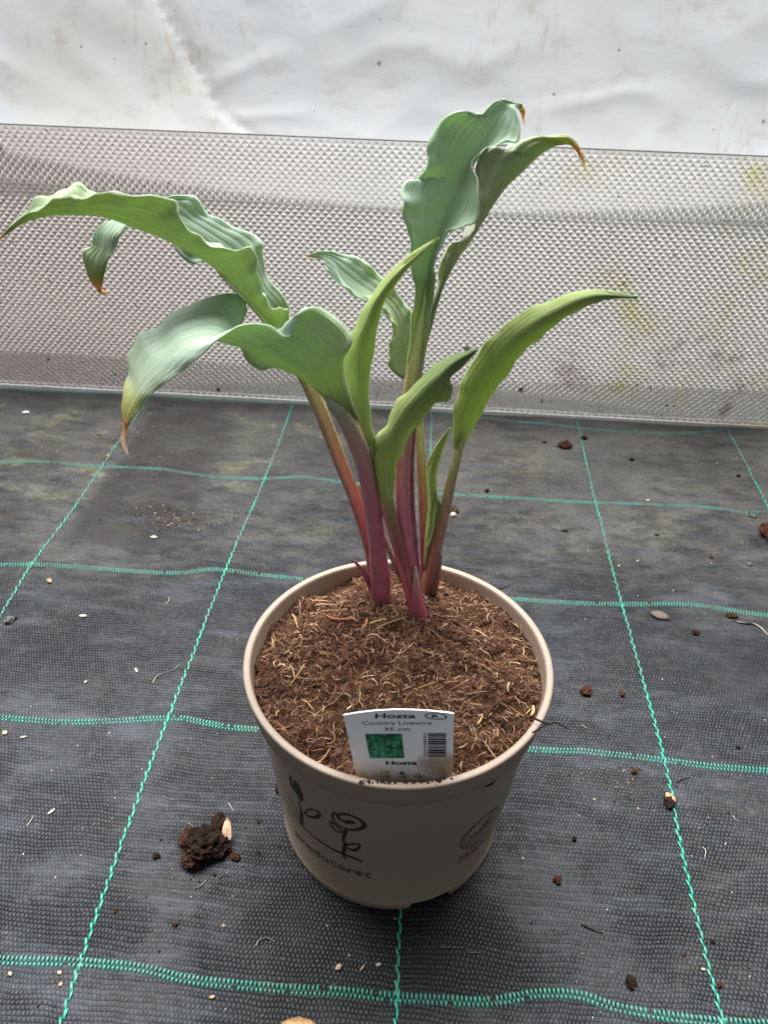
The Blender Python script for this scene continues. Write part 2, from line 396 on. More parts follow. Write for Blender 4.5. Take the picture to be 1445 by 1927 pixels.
def rwall(z): return .0703 + (z - .008) * (.0815 - .0703) / (.1255 - .008)
lathe([(.066, .0), (.0698, .0), (.0706, .001), (.0710, .0068), (.0708, .0074), (rwall(.0080), .0080), (rwall(.06), .06), (rwall(.122), .122), (.0815, .1245), (.0822, .1262),
       (.0810, .1264), (.0795, .125), (.0680, .010), (.0665, .0078), (.0660, .004)], 'body', True, True)
lathe([(.0805, .1258), (.0836, .1252), (.0846, .1264), (.0851, .1400), (.0853, .1412), (.0870, .1417), (.0874, .1425), (.0873, .1437), (.0866, .1442), (.0842, .1442), (.0834, .1437), (.0830, .142), (.0812, .128)], 'rim', True)
lathe([(.0001, .009), (.069, .009)], 'floor')
for o in pot.children:
    md = o.modifiers.new('edge', 'EDGE_SPLIT'); md.split_angle = math.radians(50)

def on_pot(x, y, off=.0003):
    d = ray(x, y); t = .2
    best = None
    for _ in range(4000):
        p = CAM + d * t
        if p[2] <= .1255 and math.hypot(p[0], p[1]) <= rwall(p[2]): best = p; break
        t += .0002
    if best is None: # just off the silhouette: nearest approach
        ts = np.linspace(.2, 1, 3000); P = CAM + d * ts[:, None]; m = (P[:, 2] < .1255) & (P[:, 2] > 0)
        q = np.hypot(P[:, 0], P[:, 1]) - np.array([rwall(z) for z in P[:, 2]]); q[~m] = 9; best = P[np.argmin(q)]
    return math.atan2(best[1], best[0]), best[2]
def pot_pt(a, z, off=.0003):
    r = rwall(z) + off; return (r * math.cos(a), r * math.sin(a), z)
def mat_ink(name, c, worn):
    N = NT(name); o = N.obj(); n = N.noise(420, 4, .7, vec=o)
    col = N.mix(N.math('MULTIPLY', N.smooth(n, .5 - .1 * worn, .8 - .2 * worn), .25 + .55 * worn), c, (.33, .24, .18))
    return N.done(N.bsdf(col, .5, .3))
M_ink = mat_ink('black_ink', (.012, .011, .011), .1); M_inkw = mat_ink('worn_ink', (.05, .037, .03), .75); M_inkg = mat_ink('grey_ink', (.085, .062, .048), .5)
def stroke(V, F, pts, w, off=.0003, closed=False):
    P = np.array([on_pot(*q) for q in pts]); P = np.vstack([P, P[:1]]) if closed else P
    P = catmull(P, 5); R_ = .076
    U = np.stack([P[:, 0] * R_, P[:, 1]], -1); T = np.gradient(U, axis=0); T /= np.linalg.norm(T, axis=1)[:, None] + 1e-12
    ws = np.interp(np.linspace(0, 1, len(P)), np.linspace(0, 1, len(w)), w) if hasattr(w, '__len__') else np.full(len(P), w)
    b = len(V)
    for k in range(len(P)):
        nrm = np.array([-T[k, 1], T[k, 0]]) * ws[k] / 2
        for s in (-1, 1):
            q = U[k] + s * nrm; V.append(pot_pt(q[0] / R_, q[1], off))
    for k in range(len(P) - 1): F.append((b + 2 * k, b + 2 * k + 1, b + 2 * k + 3, b + 2 * k + 2))
def blob(V, F, pts, off=.00035):
    P = np.array([on_pot(*q) for q in pts]); P = catmull(np.vstack([P, P[:1]]), 3)[:-1]; c = P.mean(0); b = len(V)
    V.append(pot_pt(c[0], c[1], off)); V += [pot_pt(a, z, off) for a, z in P]
    for k in range(len(P)): F.append((b, b + 1 + k, b + 1 + (k + 1) % len(P)))
zc = lambda L, s=6.568, ox=520, oy=1440: [(ox + x / s, oy + y / s) for x, y in L]
V, F = [], []
stroke(V, F, zc([(190, 130), (178, 180), (195, 250), (225, 310)]), [.0012, .0018, .0008])
blob(V, F, zc([(225, 180), (265, 220), (300, 300), (330, 370), (332, 440), (300, 430), (255, 350), (225, 290), (212, 240)]))
stroke(V, F, zc([(275, 430), (300, 520), (315, 600), (312, 735)]), [.0006, .0012, .0022, .0026])
stroke(V, F, zc([(355, 600), (375, 560), (430, 540), (500, 560), (540, 600), (510, 632), (450, 640), (390, 625), (355, 600)]), [.0012, .001, .0011, .0022, .0022, .0014, .0012])
stroke(V, F, zc([(320, 735), (420, 840), (550, 940), (690, 1030), (820, 1090), (950, 1140), (1070, 1190)]), [.0010, .0010, .0013, .0018, .0020, .0016])
stroke(V, F, zc([(740, 583), (710, 590), (695, 640), (730, 700), (800, 755), (900, 790), (1000, 790), (1085, 755), (1075, 710), (1000, 650), (900, 610), (800, 600), (760, 620), (790, 665), (850, 700), (920, 712)]), [.0012, .0012, .0008, .0012, .002, .0026, .0016, .0018, .0018, .0014, .0012])
blob(V, F, zc([(840, 680), (900, 675), (960, 695), (975, 715), (920, 722), (860, 712)]))
stroke(V, F, zc([(870, 795), (845, 850), (830, 920), (850, 970), (840, 1040), (830, 1100), (860, 1165)]), [.0022, .002, .0016, .002, .0024, .002, .0008])
stroke(V, F, zc([(655, 690), (720, 720), (790, 790), (830, 820), (760, 820), (710, 780), (655, 690)]), [.0012, .0014, .0009, .001, .0009])
stroke(V, F, zc([(850, 985), (940, 970), (1025, 975), (1000, 1035), (930, 1045), (870, 1010)]), [.0018, .0012, .0016, .0022, .0012])
mesh_obj('flower_print', V, F, M_ink, pot)
V, F = [], []
stroke(V, F, zc([(120, 420), (180, 540), (290, 690)]), [.0004, .0007, .001])
stroke(V, F, zc([(150, 390), (240, 530), (295, 650)]), [.0004, .0006, .0008])
stroke(V, F, zc([(100, 230), (150, 370), (220, 500)]), [.0004, .0006, .0004])
mesh_obj('faint_stem_print', V, F, M_inkw, pot)
def text_mesh(txt, bold=0.0):
    cu = bpy.data.curves.new('lettering', 'FONT'); cu.body = txt; cu.resolution_u = 4; cu.offset = bold
    ob = bpy.data.objects.new('lettering', cu); COL.objects.link(ob)
    dg = bpy.context.evaluated_depsgraph_get(); me = ob.evaluated_get(dg).to_mesh()
    V = np.array([v.co[:2] for v in me.vertices]); F = [tuple(p.vertices) for p in me.polygons]
    ob.evaluated_get(dg).to_mesh_clear(); bpy.data.objects.remove(ob); bpy.data.curves.remove(cu)
    return V, F
# lettering round the pot
a0, z0 = on_pot(558, 1574); a1, z1 = on_pot(699, 1651)
Vt, Ft = text_mesh('produceret', .012); lo, hi = Vt.min(0), Vt.max(0)
base_z = z1 - .0005; asc = .0078
VV = []
for x, y in Vt:
    k = (x - lo[0]) / (hi[0] - lo[0]); VV.append(pot_pt(a0 + (a1 - a0) * k, base_z + (z0 - z1) * .45 * (1 - k) + y / hi[1] * asc, .0003))
mesh_obj('lettering', VV, Ft, M_inkw, pot)
# worn round emblem at the right with small unreadable lines beneath it
ac, zcn = on_pot(905, 1560)
V, F = [], []
def emb(u, v): return (ac + u / .076, zcn + v)
def stroke_uv(V, F, pts, w, off=.0003):
    P = catmull(np.array(pts, float), 4); T = np.gradient(P, axis=0); T /= np.linalg.norm(T, axis=1)[:, None] + 1e-12; b = len(V)
    for k in range(len(P)):
        for s in (-1, 1):
            q = P[k] + s * w / 2 * np.array([-T[k, 1], T[k, 0]]); V.append(pot_pt(*emb(*q), off))
    for k in range(len(P) - 1): F.append((b + 2 * k, b + 2 * k + 1, b + 2 * k + 3, b + 2 * k + 2))
C_ = lambda r, a, b, n=18: [(r * math.cos(math.radians(t)), r * math.sin(math.radians(t))) for t in np.linspace(a, b, n)]
stroke_uv(V, F, C_(.0150, 20, 350, 26), .0009); stroke_uv(V, F, C_(.0126, 100, 300), .0006); stroke_uv(V, F, C_(.0126, 30, 75, 6), .0006)
stroke_uv(V, F, [(-.010, -.006), (-.004, -.008), (.002, -.006), (.008, -.002)], .0007)
stroke_uv(V, F, [(-.008, -.002), (-.003, -.004), (.003, -.003), (.010, .002)], .0006)
stroke_uv(V, F, [(-.009, .001), (-.004, .000), (.000, -.001), (.002, .003), (.004, .007), (.007, .006)], .0016)
stroke_uv(V, F, [(-.001, .000), (.003, .001), (.005, .004)], .0022)
mesh_obj('emblem_print', V, F, M_inkg, pot)
V, F = [], []
for line, (v0, u0, u1) in enumerate(((-.0195, -.013, .012), (-.0228, -.014, .013), (-.0262, -.012, .010))):
    u = u0
    while u < u1:
        w = random.uniform(.0012, .0026); h = .0011
        k = [(u, v0 + random.uniform(-h, h)) for u in np.linspace(u, u + w, 4)]
        stroke_uv(V, F, k, .0007); u += w + random.choice((.0004, .0004, .0012))
mesh_obj('small_print', V, F, M_inkg, pot)

# ------------------------------------------------------------------ soil in the pot
def soil_z(x, y, detail=True):
    r = math.hypot(x, y)
    h = .1335 + .0060 * (1 - (r / .083) ** 2) + .002 * y / .08
    v = Vector((x, y, 0)); h_ = .0052
    h += h_ * noise.noise(v * 48) + .0026 * noise.noise(v * 120 + Vector((4, 4, 4)))
    h -= .008 * math.exp(-(((x - .045) / .025) ** 2 + ((y + .062) / .014) ** 2)) + .004 * math.exp(-(((x + .03) / .02) ** 2 + ((y + .066) / .012) ** 2)) + .004 * math.exp(-(((x + .045) / .03) ** 2 + ((y - .066) / .01) ** 2))
    if detail: h += .0012 * noise.noise(v * 300) + .0007 * noise.noise(v * 700)
    return h
def mat_soil():
    N = NT('coir_compost'); o = N.obj(); a = N.noise(70, 5, .6, vec=o); b = N.noise(520, 5, .7, vec=o)
    c = N.mix(N.smooth(a, .3, .7), (.018, .008, .005), (.095, .043, .024)); c = N.mix(N.smooth(b, .45, .75), c, (.22, .11, .062))
    return N.done(N.bsdf(c, .9, .15, N.bump(b, .9, .0018)))
M_soil = mat_soil()
soil = empty('potting_soil', (0, 0, .12)); tag(soil, 'fibrous brown coir compost filling the taupe pot', 'soil')
V = [(0, 0, soil_z(0, 0))]; F = []; NR, NS = 95, 260
for j in range(1, NR + 1):
    r = .0834 * j / NR
    for i in range(NS):
        a = 2 * math.pi * i / NS; x, y = r * math.cos(a), r * math.sin(a)
        V.append((x, y, soil_z(x, y)))
for i in range(NS): F.append((0, 1 + i, 1 + (i + 1) % NS))
for j in range(NR - 1):
    for i in range(NS): a = 1 + j * NS + i; b = 1 + j * NS + (i + 1) % NS; F.append((a, a + NS, b + NS, b))
put(mesh_obj('soil_surface', V, F, M_soil, smooth=True), soil)
M_fib = vcol_mat('coir_fibre', .75, .2, 1500, .2)
PAL = np.array([(.055, .024, .015), (.19, .092, .054), (.43, .24, .135), (.70, .49, .31)])
def fibre_geo(V, F, Cc, p, heading, pitch, ln, wd, curl, col, zf=None, nseg=5):
    b = len(V); d = np.array([math.cos(heading) * math.cos(pitch), math.sin(heading) * math.cos(pitch), math.sin(pitch)])
    sidev = np.array([-math.sin(heading), math.cos(heading), 0]); up = np.cross(d, sidev) * -1
    for k in range(nseg + 1):
        s = k / nseg - .5
        c = p + d * s * ln + sidev * curl * ln * (s * s * 4 - .33) * .5 + np.array([0, 0, 1]) * curl * .25 * ln * math.sin(s * 5)
        if zf is not None:
            zz = zf(c[0], c[1]); c[2] = max(c[2], zz - .0004)
        w = wd * (1.0 if 0 < k < nseg else .45)
        for q in range(3):
            a = q * 2.0944 + .5; V.append(tuple(c + (sidev * math.cos(a) + up * math.sin(a)) * w * .5)); Cc.append(col)
    for k in range(nseg):
        for q in range(3):
            a = b + k * 3 + q; c2 = b + k * 3 + (q + 1) % 3; F.append((a, c2, c2 + 3, a + 3))
def in_disc(R_):
    while True:
        x, y = random.uniform(-R_, R_), random.uniform(-R_, R_)
        if x * x + y * y < R_ * R_: return x, y
V, F, Cc = [], [], []
szl = lambda x, y: soil_z(x, y, False)
for i in range(12000):
    x, y = in_disc(.0805); u = random.random()
    k = 0 if u < .34 else 1 if u < .74 else 2 if u < .94 else 3
    lush = noise.noise(Vector((x * 28, y * 28, 1)))
    if lush < -.25 and k >= 1 and random.random() < .6: k = 0
    ln = random.uniform(.0025, .0075) * (1.25 if k >= 2 else 1); wd = random.uniform(.00014, .00034) * (1.2 if k == 2 else 1.5 if k == 3 else 1)
    col = PAL[k] * random.uniform(.7, 1.3)
    fibre_geo(V, F, Cc, np.array([x, y, soil_z(x, y) + random.uniform(-.0004, .0013)]), random.uniform(0, 6.28), random.gauss(0, .33), ln, wd, random.gauss(0, .5), col, None, 4)
for i in range(260):
    x, y = in_disc(.079); k = random.choice((2, 2, 3, 1))
    fibre_geo(V, F, Cc, np.array([x, y, soil_z(x, y) + random.uniform(.0002, .0016)]), random.uniform(0, 6.28), random.gauss(0, .22), random.uniform(.006, .015), random.uniform(.0004, .0009), random.gauss(0, .45), PAL[k] * random.uniform(.75, 1.2), None, 6)
tag(put(mesh_obj('coir_fibres', V, F, M_fib, smooth=True, colors=Cc), soil), kind='stuff')
# crumbs
ICO = [(0, 0, 1), (.894, 0, .447), (.276, .851, .447), (-.724, .526, .447), (-.724, -.526, .447), (.276, -.851, .447), (.724, .526, -.447), (-.276, .851, -.447), (-.894, 0, -.447), (-.276, -.851, -.447), (.724, -.526, -.447), (0, 0, -1)]
ICOF = [(0, 1, 2), (0, 2, 3), (0, 3, 4), (0, 4, 5), (0, 5, 1), (1, 6, 2), (2, 7, 3), (3, 8, 4), (4, 9, 5), (5, 10, 1), (6, 7, 2), (7, 8, 3), (8, 9, 4), (9, 10, 5), (10, 6, 1), (11, 7, 6), (11, 8, 7), (11, 9, 8), (11, 10, 9), (11, 6, 10)]
def crumb_geo(V, F, Cc, p, r, col, sq=.7):
    b = len(V); sx, sy = random.uniform(.7, 1.3), random.uniform(.7, 1.3); a = random.uniform(0, 6.28); ca, sa = math.cos(a), math.sin(a)
    for v in ICO:
        k = random.uniform(.6, 1.25) * r; x, y = v[0] * k * sx, v[1] * k * sy
        V.append((p[0] + x * ca - y * sa, p[1] + x * sa + y * ca, p[2] + v[2] * k * sq)); Cc.append(np.array(col) * random.uniform(.8, 1.2))
    F.extend(tuple(q + b for q in f) for f in ICOF)
V, F, Cc = [], [], []
for i in range(2600):
    x, y = in_disc(.0815); r = abs(random.gauss(.0004, .0006)) + .0003
    crumb_geo(V, F, Cc, (x, y, soil_z(x, y) + r * .2), r, random.choice([(.03, .014, .009), (.06, .03, .016), (.09, .045, .022), (.13, .07, .035)]))
for bx_, by_ in ((-.015, .056), (.010, .040), (.016, .060)):
    for i in range(70):
        a = random.uniform(0, 6.28); q = random.uniform(.004, .012); x, y = bx_ + q * math.cos(a), by_ + q * math.sin(a); r = random.uniform(.0004, .0015)
        crumb_geo(V, F, Cc, (x, y, soil_z(x, y) + r * .3), r, random.choice([(.03, .014, .009), (.06, .03, .016), (.09, .045, .022)]))
tag(put(mesh_obj('peat_crumbs', V, F, M_fib, colors=Cc), soil), kind='stuff')
# the larger straws, one by one (photo pixel, heading, length px, width px, tone)
straws = [(640, 1170, .05, 56, 7, (.36, .12, .06)), (686, 1183, 1.1, 24, 9, (.42, .20, .08)), (712, 1178, .35, 32, 5, (.62, .45, .22)), (735, 1185, .5, 60, 3, (.5, .36, .17)), (556, 1165, 2.0, 34, 4, (.55, .4, .2)), (512, 1210, 1.7, 40, 4, (.42, .28, .14)),
          (905, 1350, 1.2, 28, 6, (.55, .38, .17)), (1003, 1334, 1.35, 22, 9, (.55, .40, .2)), (955, 1297, 1.45, 20, 6, (.55, .40, .2)), (708, 1290, 2.2, 24, 5, (.6, .46, .25)), (585, 1325, 2.3, 40, 5, (.48, .32, .15)), (560, 1270, 1.2, 46, 4, (.5, .34, .16)),
          (610, 1405, 1.0, 40, 6, (.42, .26, .12)), (660, 1336, .95, 20, 5, (.6, .46, .26)), (975, 1175, 2.3, 26, 5, (.5, .35, .17)), (930, 1130, 2.7, 30, 4, (.5, .35, .17)), (905, 1195, 2.4, 34, 5, (.45, .3, .14)), (600, 1130, .3, 30, 4, (.4, .26, .12)), (787, 1300, .25, 50, 4, (.36, .2, .09)), (524, 1335, 1.2, 22, 5, (.45, .3, .14)), (985, 1225, 1.5, 24, 4, (.5, .36, .18)), (860, 1270, .7, 30, 4, (.5, .36, .18))]
for x, y, hd, ln, wd, col in straws:
    p = onZ(x, y, .137); p[2] = soil_z(p[0], p[1]) + .0012; V, F, Cc = [], [], []; k = pxm(p)
    fibre_geo(V, F, Cc, p, hd, random.gauss(.0, .12), ln * k * 1.2, wd * k * 1.05, random.gauss(0, .25), np.array(col), None, 6)
    put(mesh_obj('straw', V, F, M_fib, smooth=True, colors=Cc), soil)
# dark root strands hanging over the rim
for pts in ([(1005, 1352, .1465), (1030, 1362, .147), (1045, 1360, .149), (1060, 1367, .147), (1074, 1374, .141)], [(935, 1108, .143), (950, 1106, .1465), (958, 1100, .149)], [(1000, 1380, .144), (1020, 1368, .1455), (1034, 1362, .1455)]):
    P = catmull([onZ(*q) for q in pts], 4); V, F = [], []
    for k, c in enumerate(P):
        w = .0006 * (1 - .6 * k / len(P))
        for q in range(4): V.append((c[0] + w * math.cos(q * 1.57), c[1] + w * math.sin(q * 1.57) * .5, c[2] + w * math.sin(q * 1.57)))
    for k in range(len(P) - 1):
        for q in range(4): F.append((k * 4 + q, k * 4 + (q + 1) % 4, k * 4 + 4 + (q + 1) % 4, k * 4 + 4 + q))
    put(mesh_obj('root_strand', V, F, M_fib, colors=[(.05, .022, .016)] * len(V)), soil)

# ------------------------------------------------------------------ plant label (white card inside the front rim)
def mat_card():
    N = NT('white_plastic_card'); o = N.obj(); n = N.noise(90, 5, .65, vec=o); X, Y, Z = N.xyz(o)
    # brown muddy smear, lower right
    dx = N.math('DIVIDE', N.math('SUBTRACT', X, .0185), .013); dz = N.math('DIVIDE', N.math('SUBTRACT', Z, .0125), .0085)
    rr = N.math('ADD', N.math('MULTIPLY', dx, dx), N.math('MULTIPLY', dz, dz))
    m = N.math('MULTIPLY', N.smooth(N.math('MULTIPLY_ADD', n, -2.2, rr), .5, -1.0), .85)
    low = N.math('MULTIPLY', N.smooth(N.math('MULTIPLY_ADD', n, -.012, Z), .001, -.006), .6)
    c = N.mix(N.math('MAXIMUM', m, low), (.92, .92, .94), (.30, .20, .11))
    return N.done(N.bsdf(c, .35, .5))
# card plane: bottom edge behind the front rim, leaning slightly back
cb = onY(762, 1468, -.0745); tilt = math.radians(6)
eu = np.array([1.0, 0.02, 0]); eu /= np.linalg.norm(eu); ev = np.array([0, math.sin(tilt), math.cos(tilt)]); ev -= eu * (ev @ eu); ev /= np.linalg.norm(ev); en = np.cross(eu, ev)
def card_uv(x, y):
    d = ray(x, y); t = ((cb - CAM) @ en) / (d @ en); p = CAM + d * t - cb; return np.array([p @ eu, p @ ev])
label_o = tag(empty('plant_label', cb), 'white plastic plant label with printed name and barcode stuck in the compost', 'label')
label_o.rotation_euler = Matrix((eu, -en, ev)).transposed().to_euler()   # local x=u, y=away, z=v
def card_mesh(name, uv, F, mat, off, **kw):
    o = mesh_obj(name, [(q[0], -off, q[1]) for q in uv], F, mat, None, **kw); o.parent = label_o; return o
tl, tr, br, bl = card_uv(646, 1346), card_uv(854, 1343), card_uv(851, 1466), card_uv(672, 1467)
tm = [card_uv(x, y) for x, y in ((675, 1341), (705, 1337.5), (740, 1335.5), (780, 1336), (815, 1338.5), (840, 1341))]
ext = lambda a, b: b + (b - a) / np.linalg.norm(b - a) * .012
out = [bl + np.array([.003, -.007]), br + np.array([-.003, -.007]), br, tr] + tm[::-1] + [tl, bl]
nO = len(out); V = [(q[0], .0, q[1]) for q in out] + [(q[0], .0007, q[1]) for q in out]
card = mesh_obj('card', V, [tuple(range(nO)), tuple(range(2 * nO - 1, nO - 1, -1))] + [(i, i + nO, (i + 1) % nO + nO, (i + 1) % nO) for i in range(nO)], mat_card()); card.parent = label_o
def flat(name, c, rough=.5):
    N = NT(name); return N.done(N.bsdf(c, rough, .4))
M_black = flat('print_black', (.02, .016, .02)); M_plum = flat('print_plum', (.10, .05, .075))
def print_text(txt, x0, y0, x1, y1, mat, bold):
    V, F = text_mesh(txt, bold); lo, hi = V.min(0), V.max(0)
    a = card_uv(x0, y1); b = card_uv(x1, y0); c = card_uv(x1, y1); d = card_uv(x0, y0)
    K = (V - lo) / (hi - lo)
    uv = [a * (1 - s) * (1 - t) + c * s * (1 - t) + b * s * t + d * (1 - s) * t for s, t in K]
    card_mesh('lettering', uv, F, mat, .00018)
print_text('Hosta', 706, 1342.5, 782, 1351.5, M_black, .022)
print_text('Country Livewire', 682, 1357, 812, 1365.5, M_plum, .004)
print_text('35 cm', 723, 1368.5, 771, 1374.8, M_plum, .006)
print_text('Hosta', 726, 1431.5, 785, 1439, M_black, .03)
print_text('R', 812, 1344.5, 826, 1350.5, M_black, .03)
cx = card_uv(820, 1347.5); rx = (card_uv(841, 1347.5) - cx)[0]; rz = (card_uv(820, 1341) - cx)[1]
V, F = [], []
for k in range(40):
    a = k / 40 * 2 * math.pi
    for s in (1, .86): V.append((cx[0] + rx * s * math.cos(a), cx[1] + rz * (s if s == 1 else .80) * math.sin(a)))
F = [(2 * k, 2 * k + 1, (2 * k + 3) % 80, (2 * k + 2) % 80) for k in range(40)]
card_mesh('ring_mark', V, F, M_black, .00018)
def mat_leafphoto():
    N = NT('printed_leaf_photo'); o = N.obj(); X, Y, Z = N.xyz(o)
    a = N.noise(170, 4, .6, vec=N.map(o, scale=(1.6, 1, .9), rot=(0, .5, 0)), dist=1.2); b = N.noise(420, 3, .6, vec=o)
    w = N.n('ShaderNodeTexVoronoi', feature='F1'); N.l(N.map(o, scale=(150, 1, 260)), w.inputs['Vector']); w.inputs['Scale'].default_value = 1
    c = N.mix(N.smooth(a, .35, .65), (.006, .10, .045), (.05, .36, .19)); c = N.mix(N.smooth(w.outputs['Distance'], .45, .9), c, (.004, .06, .03)); c = N.mix(N.smooth(b, .55, .72), c, (.24, .55, .40))
    return N.done(N.bsdf(c, .4, .4))
card_mesh('printed_photo', [card_uv(*q) for q in ((687, 1381), (756, 1380.5), (761, 1426), (696, 1426.5))], [(0, 1, 2, 3)], mat_leafphoto(), .00018)
V, F = [], []
y = 1379.5
while y < 1423:
    h = random.choice((.9, 1.2, 2.0, 3.0, 1.5)); b = len(V)
    V += [card_uv(805, y), card_uv(839.5, y), card_uv(839.5, min(y + h, 1424)), card_uv(805, min(y + h, 1424))]; F.append((b, b + 1, b + 2, b + 3)); y += h + random.choice((.7, 1.0, 1.5))
card_mesh('barcode', V, F, M_black, .00018)
Vt, Ft = text_mesh('5706990410555', .0); lo, hi = Vt.min(0), Vt.max(0)
K = (Vt - lo) / (hi - lo); A = card_uv(796, 1378.5); B = card_uv(802.5, 1378.5); D = card_uv(797, 1424)
card_mesh('barcode_digits', [A + (D - A) * s + (B - A) * (t) for s, t in K], Ft, M_black, .00018)
def flowers():
    for px, petals, col in ((724, 'green', (.45, .62, .18)), (756, 'blue', (.03, .20, .42)), (786, 'brown', (.28, .2, .1))):
        V, F = [], []
        def disc(x, y, rxp, ryp):
            c = card_uv(x, y); r1 = abs((card_uv(x + rxp, y) - c)[0]); r2 = abs((card_uv(x, y + ryp) - c)[1]); b = len(V); V.append(c)
            V.extend((c[0] + r1 * math.cos(t), c[1] + r2 * math.sin(t)) for t in np.linspace(0, 2 * math.pi, 10, endpoint=False)); F.extend((b, b + 1 + k, b + 1 + (k + 1) % 10) for k in range(10))
        if petals == 'green':
            for dx, dy in ((-7, -2), (-2, -4), (3, -3), (8, -3), (-5, 1), (6, 0), (1, 0)): disc(px + dx, 1454 + dy, 3.2, 1.5)
        elif petals == 'blue': disc(px, 1454.5, 5.2, 3.2)
        else:
            for dx in (-4, 0, 4): disc(px + dx, 1457, 1.6, 1.0)
        card_mesh('flower_mark', V, F, flat('print_' + petals, col), .00018)
        V, F = [], []
        def line(a, b, w):
            a, b = card_uv(*a), card_uv(*b); d = b - a; d /= np.linalg.norm(d); n_ = np.array([-d[1], d[0]]) * w / 2; k = len(V); V.extend([a - n_, a + n_, b + n_, b - n_]); F.append((k, k + 1, k + 2, k + 3))
        line((px + 3, 1456), (px + 3, 1464), .0006); line((px + 3, 1463), (px + 11, 1458), .0005); line((px + 3, 1463), (px - 8, 1460), .0004)
        card_mesh('flower_stalk', V, F, flat('print_stalk', (.10, .11, .07)), .00022)
flowers()
# wet peat crumbs along the foot of the label, lying on the rim
V, F, Cc = [], [], []
for i in range(90):
    k = random.random(); x = 676 + 180 * k; p = onZ(x, 1470 + random.gauss(0, 2) - (4 if k > .85 else 0), .1445); crumb_geo(V, F, Cc, p, abs(random.gauss(.0003, .00035)) + .00015, (.025, .012, .008), .6)
put(tag(mesh_obj('rim_crumbs', V, F, M_fib, colors=Cc), kind='stuff'), soil)

# ------------------------------------------------------------------ hosta
def mat_leaf(name, under):
    N = NT(name); c = attr_col(N); uvn = N.n('ShaderNodeUVMap', uv_map='UV').outputs[0]; U, Vv, _ = N.xyz(uvn); o = N.obj()
    nv = 15
    w = N.math('FRACT', N.math('MULTIPLY', U, nv)); vein = N.smooth(N.math('ABSOLUTE', N.math('SUBTRACT', w, .5)), .10, .0)
    mid = N.smooth(N.math('ABSOLUTE', N.math('SUBTRACT', U, .5)), .035, .012)
    body = N.noise(70, 4, .6, vec=o); stri = N.noise(1, 3, .6, vec=N.map(uvn, scale=(120, 14, 1))); fine = N.noise(1800, 2, vec=o)
    if under:
        col = N.mix(1.0, c, (.95, .92, .85), 'MULTIPLY'); col = N.mix(vein, col, N.mix(1.0, col, (1.75, 1.6, 1.75), 'MULTIPLY'))
    else:
        col = N.mix(N.math('MULTIPLY', vein, .25), c, N.mix(1.0, c, (.78, .82, .72), 'MULTIPLY'))
    col = N.mix(N.math('MULTIPLY', mid, .4), col, (.44, .54, .28))
    col = N.mix(1.0, col, N.mix(body, (.86, .88, .86), (1.12, 1.10, 1.10)), 'MULTIPLY')
    col = N.mix(1.0, col, N.mix(stri, (.94, .95, .93), (1.06, 1.05, 1.06)), 'MULTIPLY')
    edge = N.math('MAXIMUM', N.smooth(U, .018, .002), N.smooth(U, .982, .998)); col = N.mix(N.math('MULTIPLY', edge, .35), col, (.52, .60, .46))
    h = N.math('MULTIPLY_ADD', vein, (.9 if under else -.4), N.math('MULTIPLY', stri, .5))
    b = N.bump(h, .7, .0009); b = N.bump(fine, .08, .0003, b)
    tr = N.n('ShaderNodeBsdfTranslucent'); N.set(tr.inputs[0], N.mix(1.0, col, (1.12, 1.18, .60), 'MULTIPLY')); N.l(b, tr.inputs[1])
    return N.done(N.mixs(.34, N.bsdf(col, .50, .40, b, Sheen_Weight=.2, Sheen_Roughness=.5), tr.outputs[0]))
M_up, M_un = mat_leaf('leaf_upper', False), mat_leaf('leaf_under', True)
def mat_petiole():
    N = NT('petiole_skin'); c = attr_col(N); o = N.obj(); st = N.noise(1, 4, .6, vec=N.map(o, scale=(1500, 1500, 90))); fr = N.noise(1700, 2, .5, vec=o); bl = N.noise(120, 4, .6, vec=o)
    col = N.mix(1.0, c, N.mix(N.smooth(st, .3, .7), (.80, .78, .78), (1.16, 1.16, 1.16)), 'MULTIPLY')
    col = N.mix(N.math('MULTIPLY', N.smooth(fr, .60, .72), .35), col, (.20, .05, .06))
    col = N.mix(N.math('MULTIPLY', N.smooth(bl, .45, .75), .16), col, (.55, .52, .56))
    return N.done(N.bsdf(col, .36, .5, N.bump(st, .25, .0005)))
M_pet = mat_petiole()
def mat_papery():
    N = NT('dry_papery_tip'); c = attr_col(N); n = N.noise(900, 3, vec=N.obj()); t = N.n('ShaderNodeBsdfTranslucent'); N.set(t.inputs[0], c)
    return N.done(N.mixs(.6, N.bsdf(c, .7, .3, N.bump(n, .3, .0004)), t.outputs[0]))
M_dry = mat_papery()
GA, GB, GC = (.385, .525, .405), (.41, .53, .175), (.355, .455, .255)     # glaucous, yellow-green, mid
YEL, ORA, TAN = (.55, .55, .14), (.66, .32, .07), (.80, .60, .40)
plant = tag(empty('hosta_plant', (0, .05, .135)), 'young hosta with wavy blue green leaves on pink stalks growing in the taupe pot', 'plant')
def P3(q): return onY(q[0], q[1], q[2] * .01)
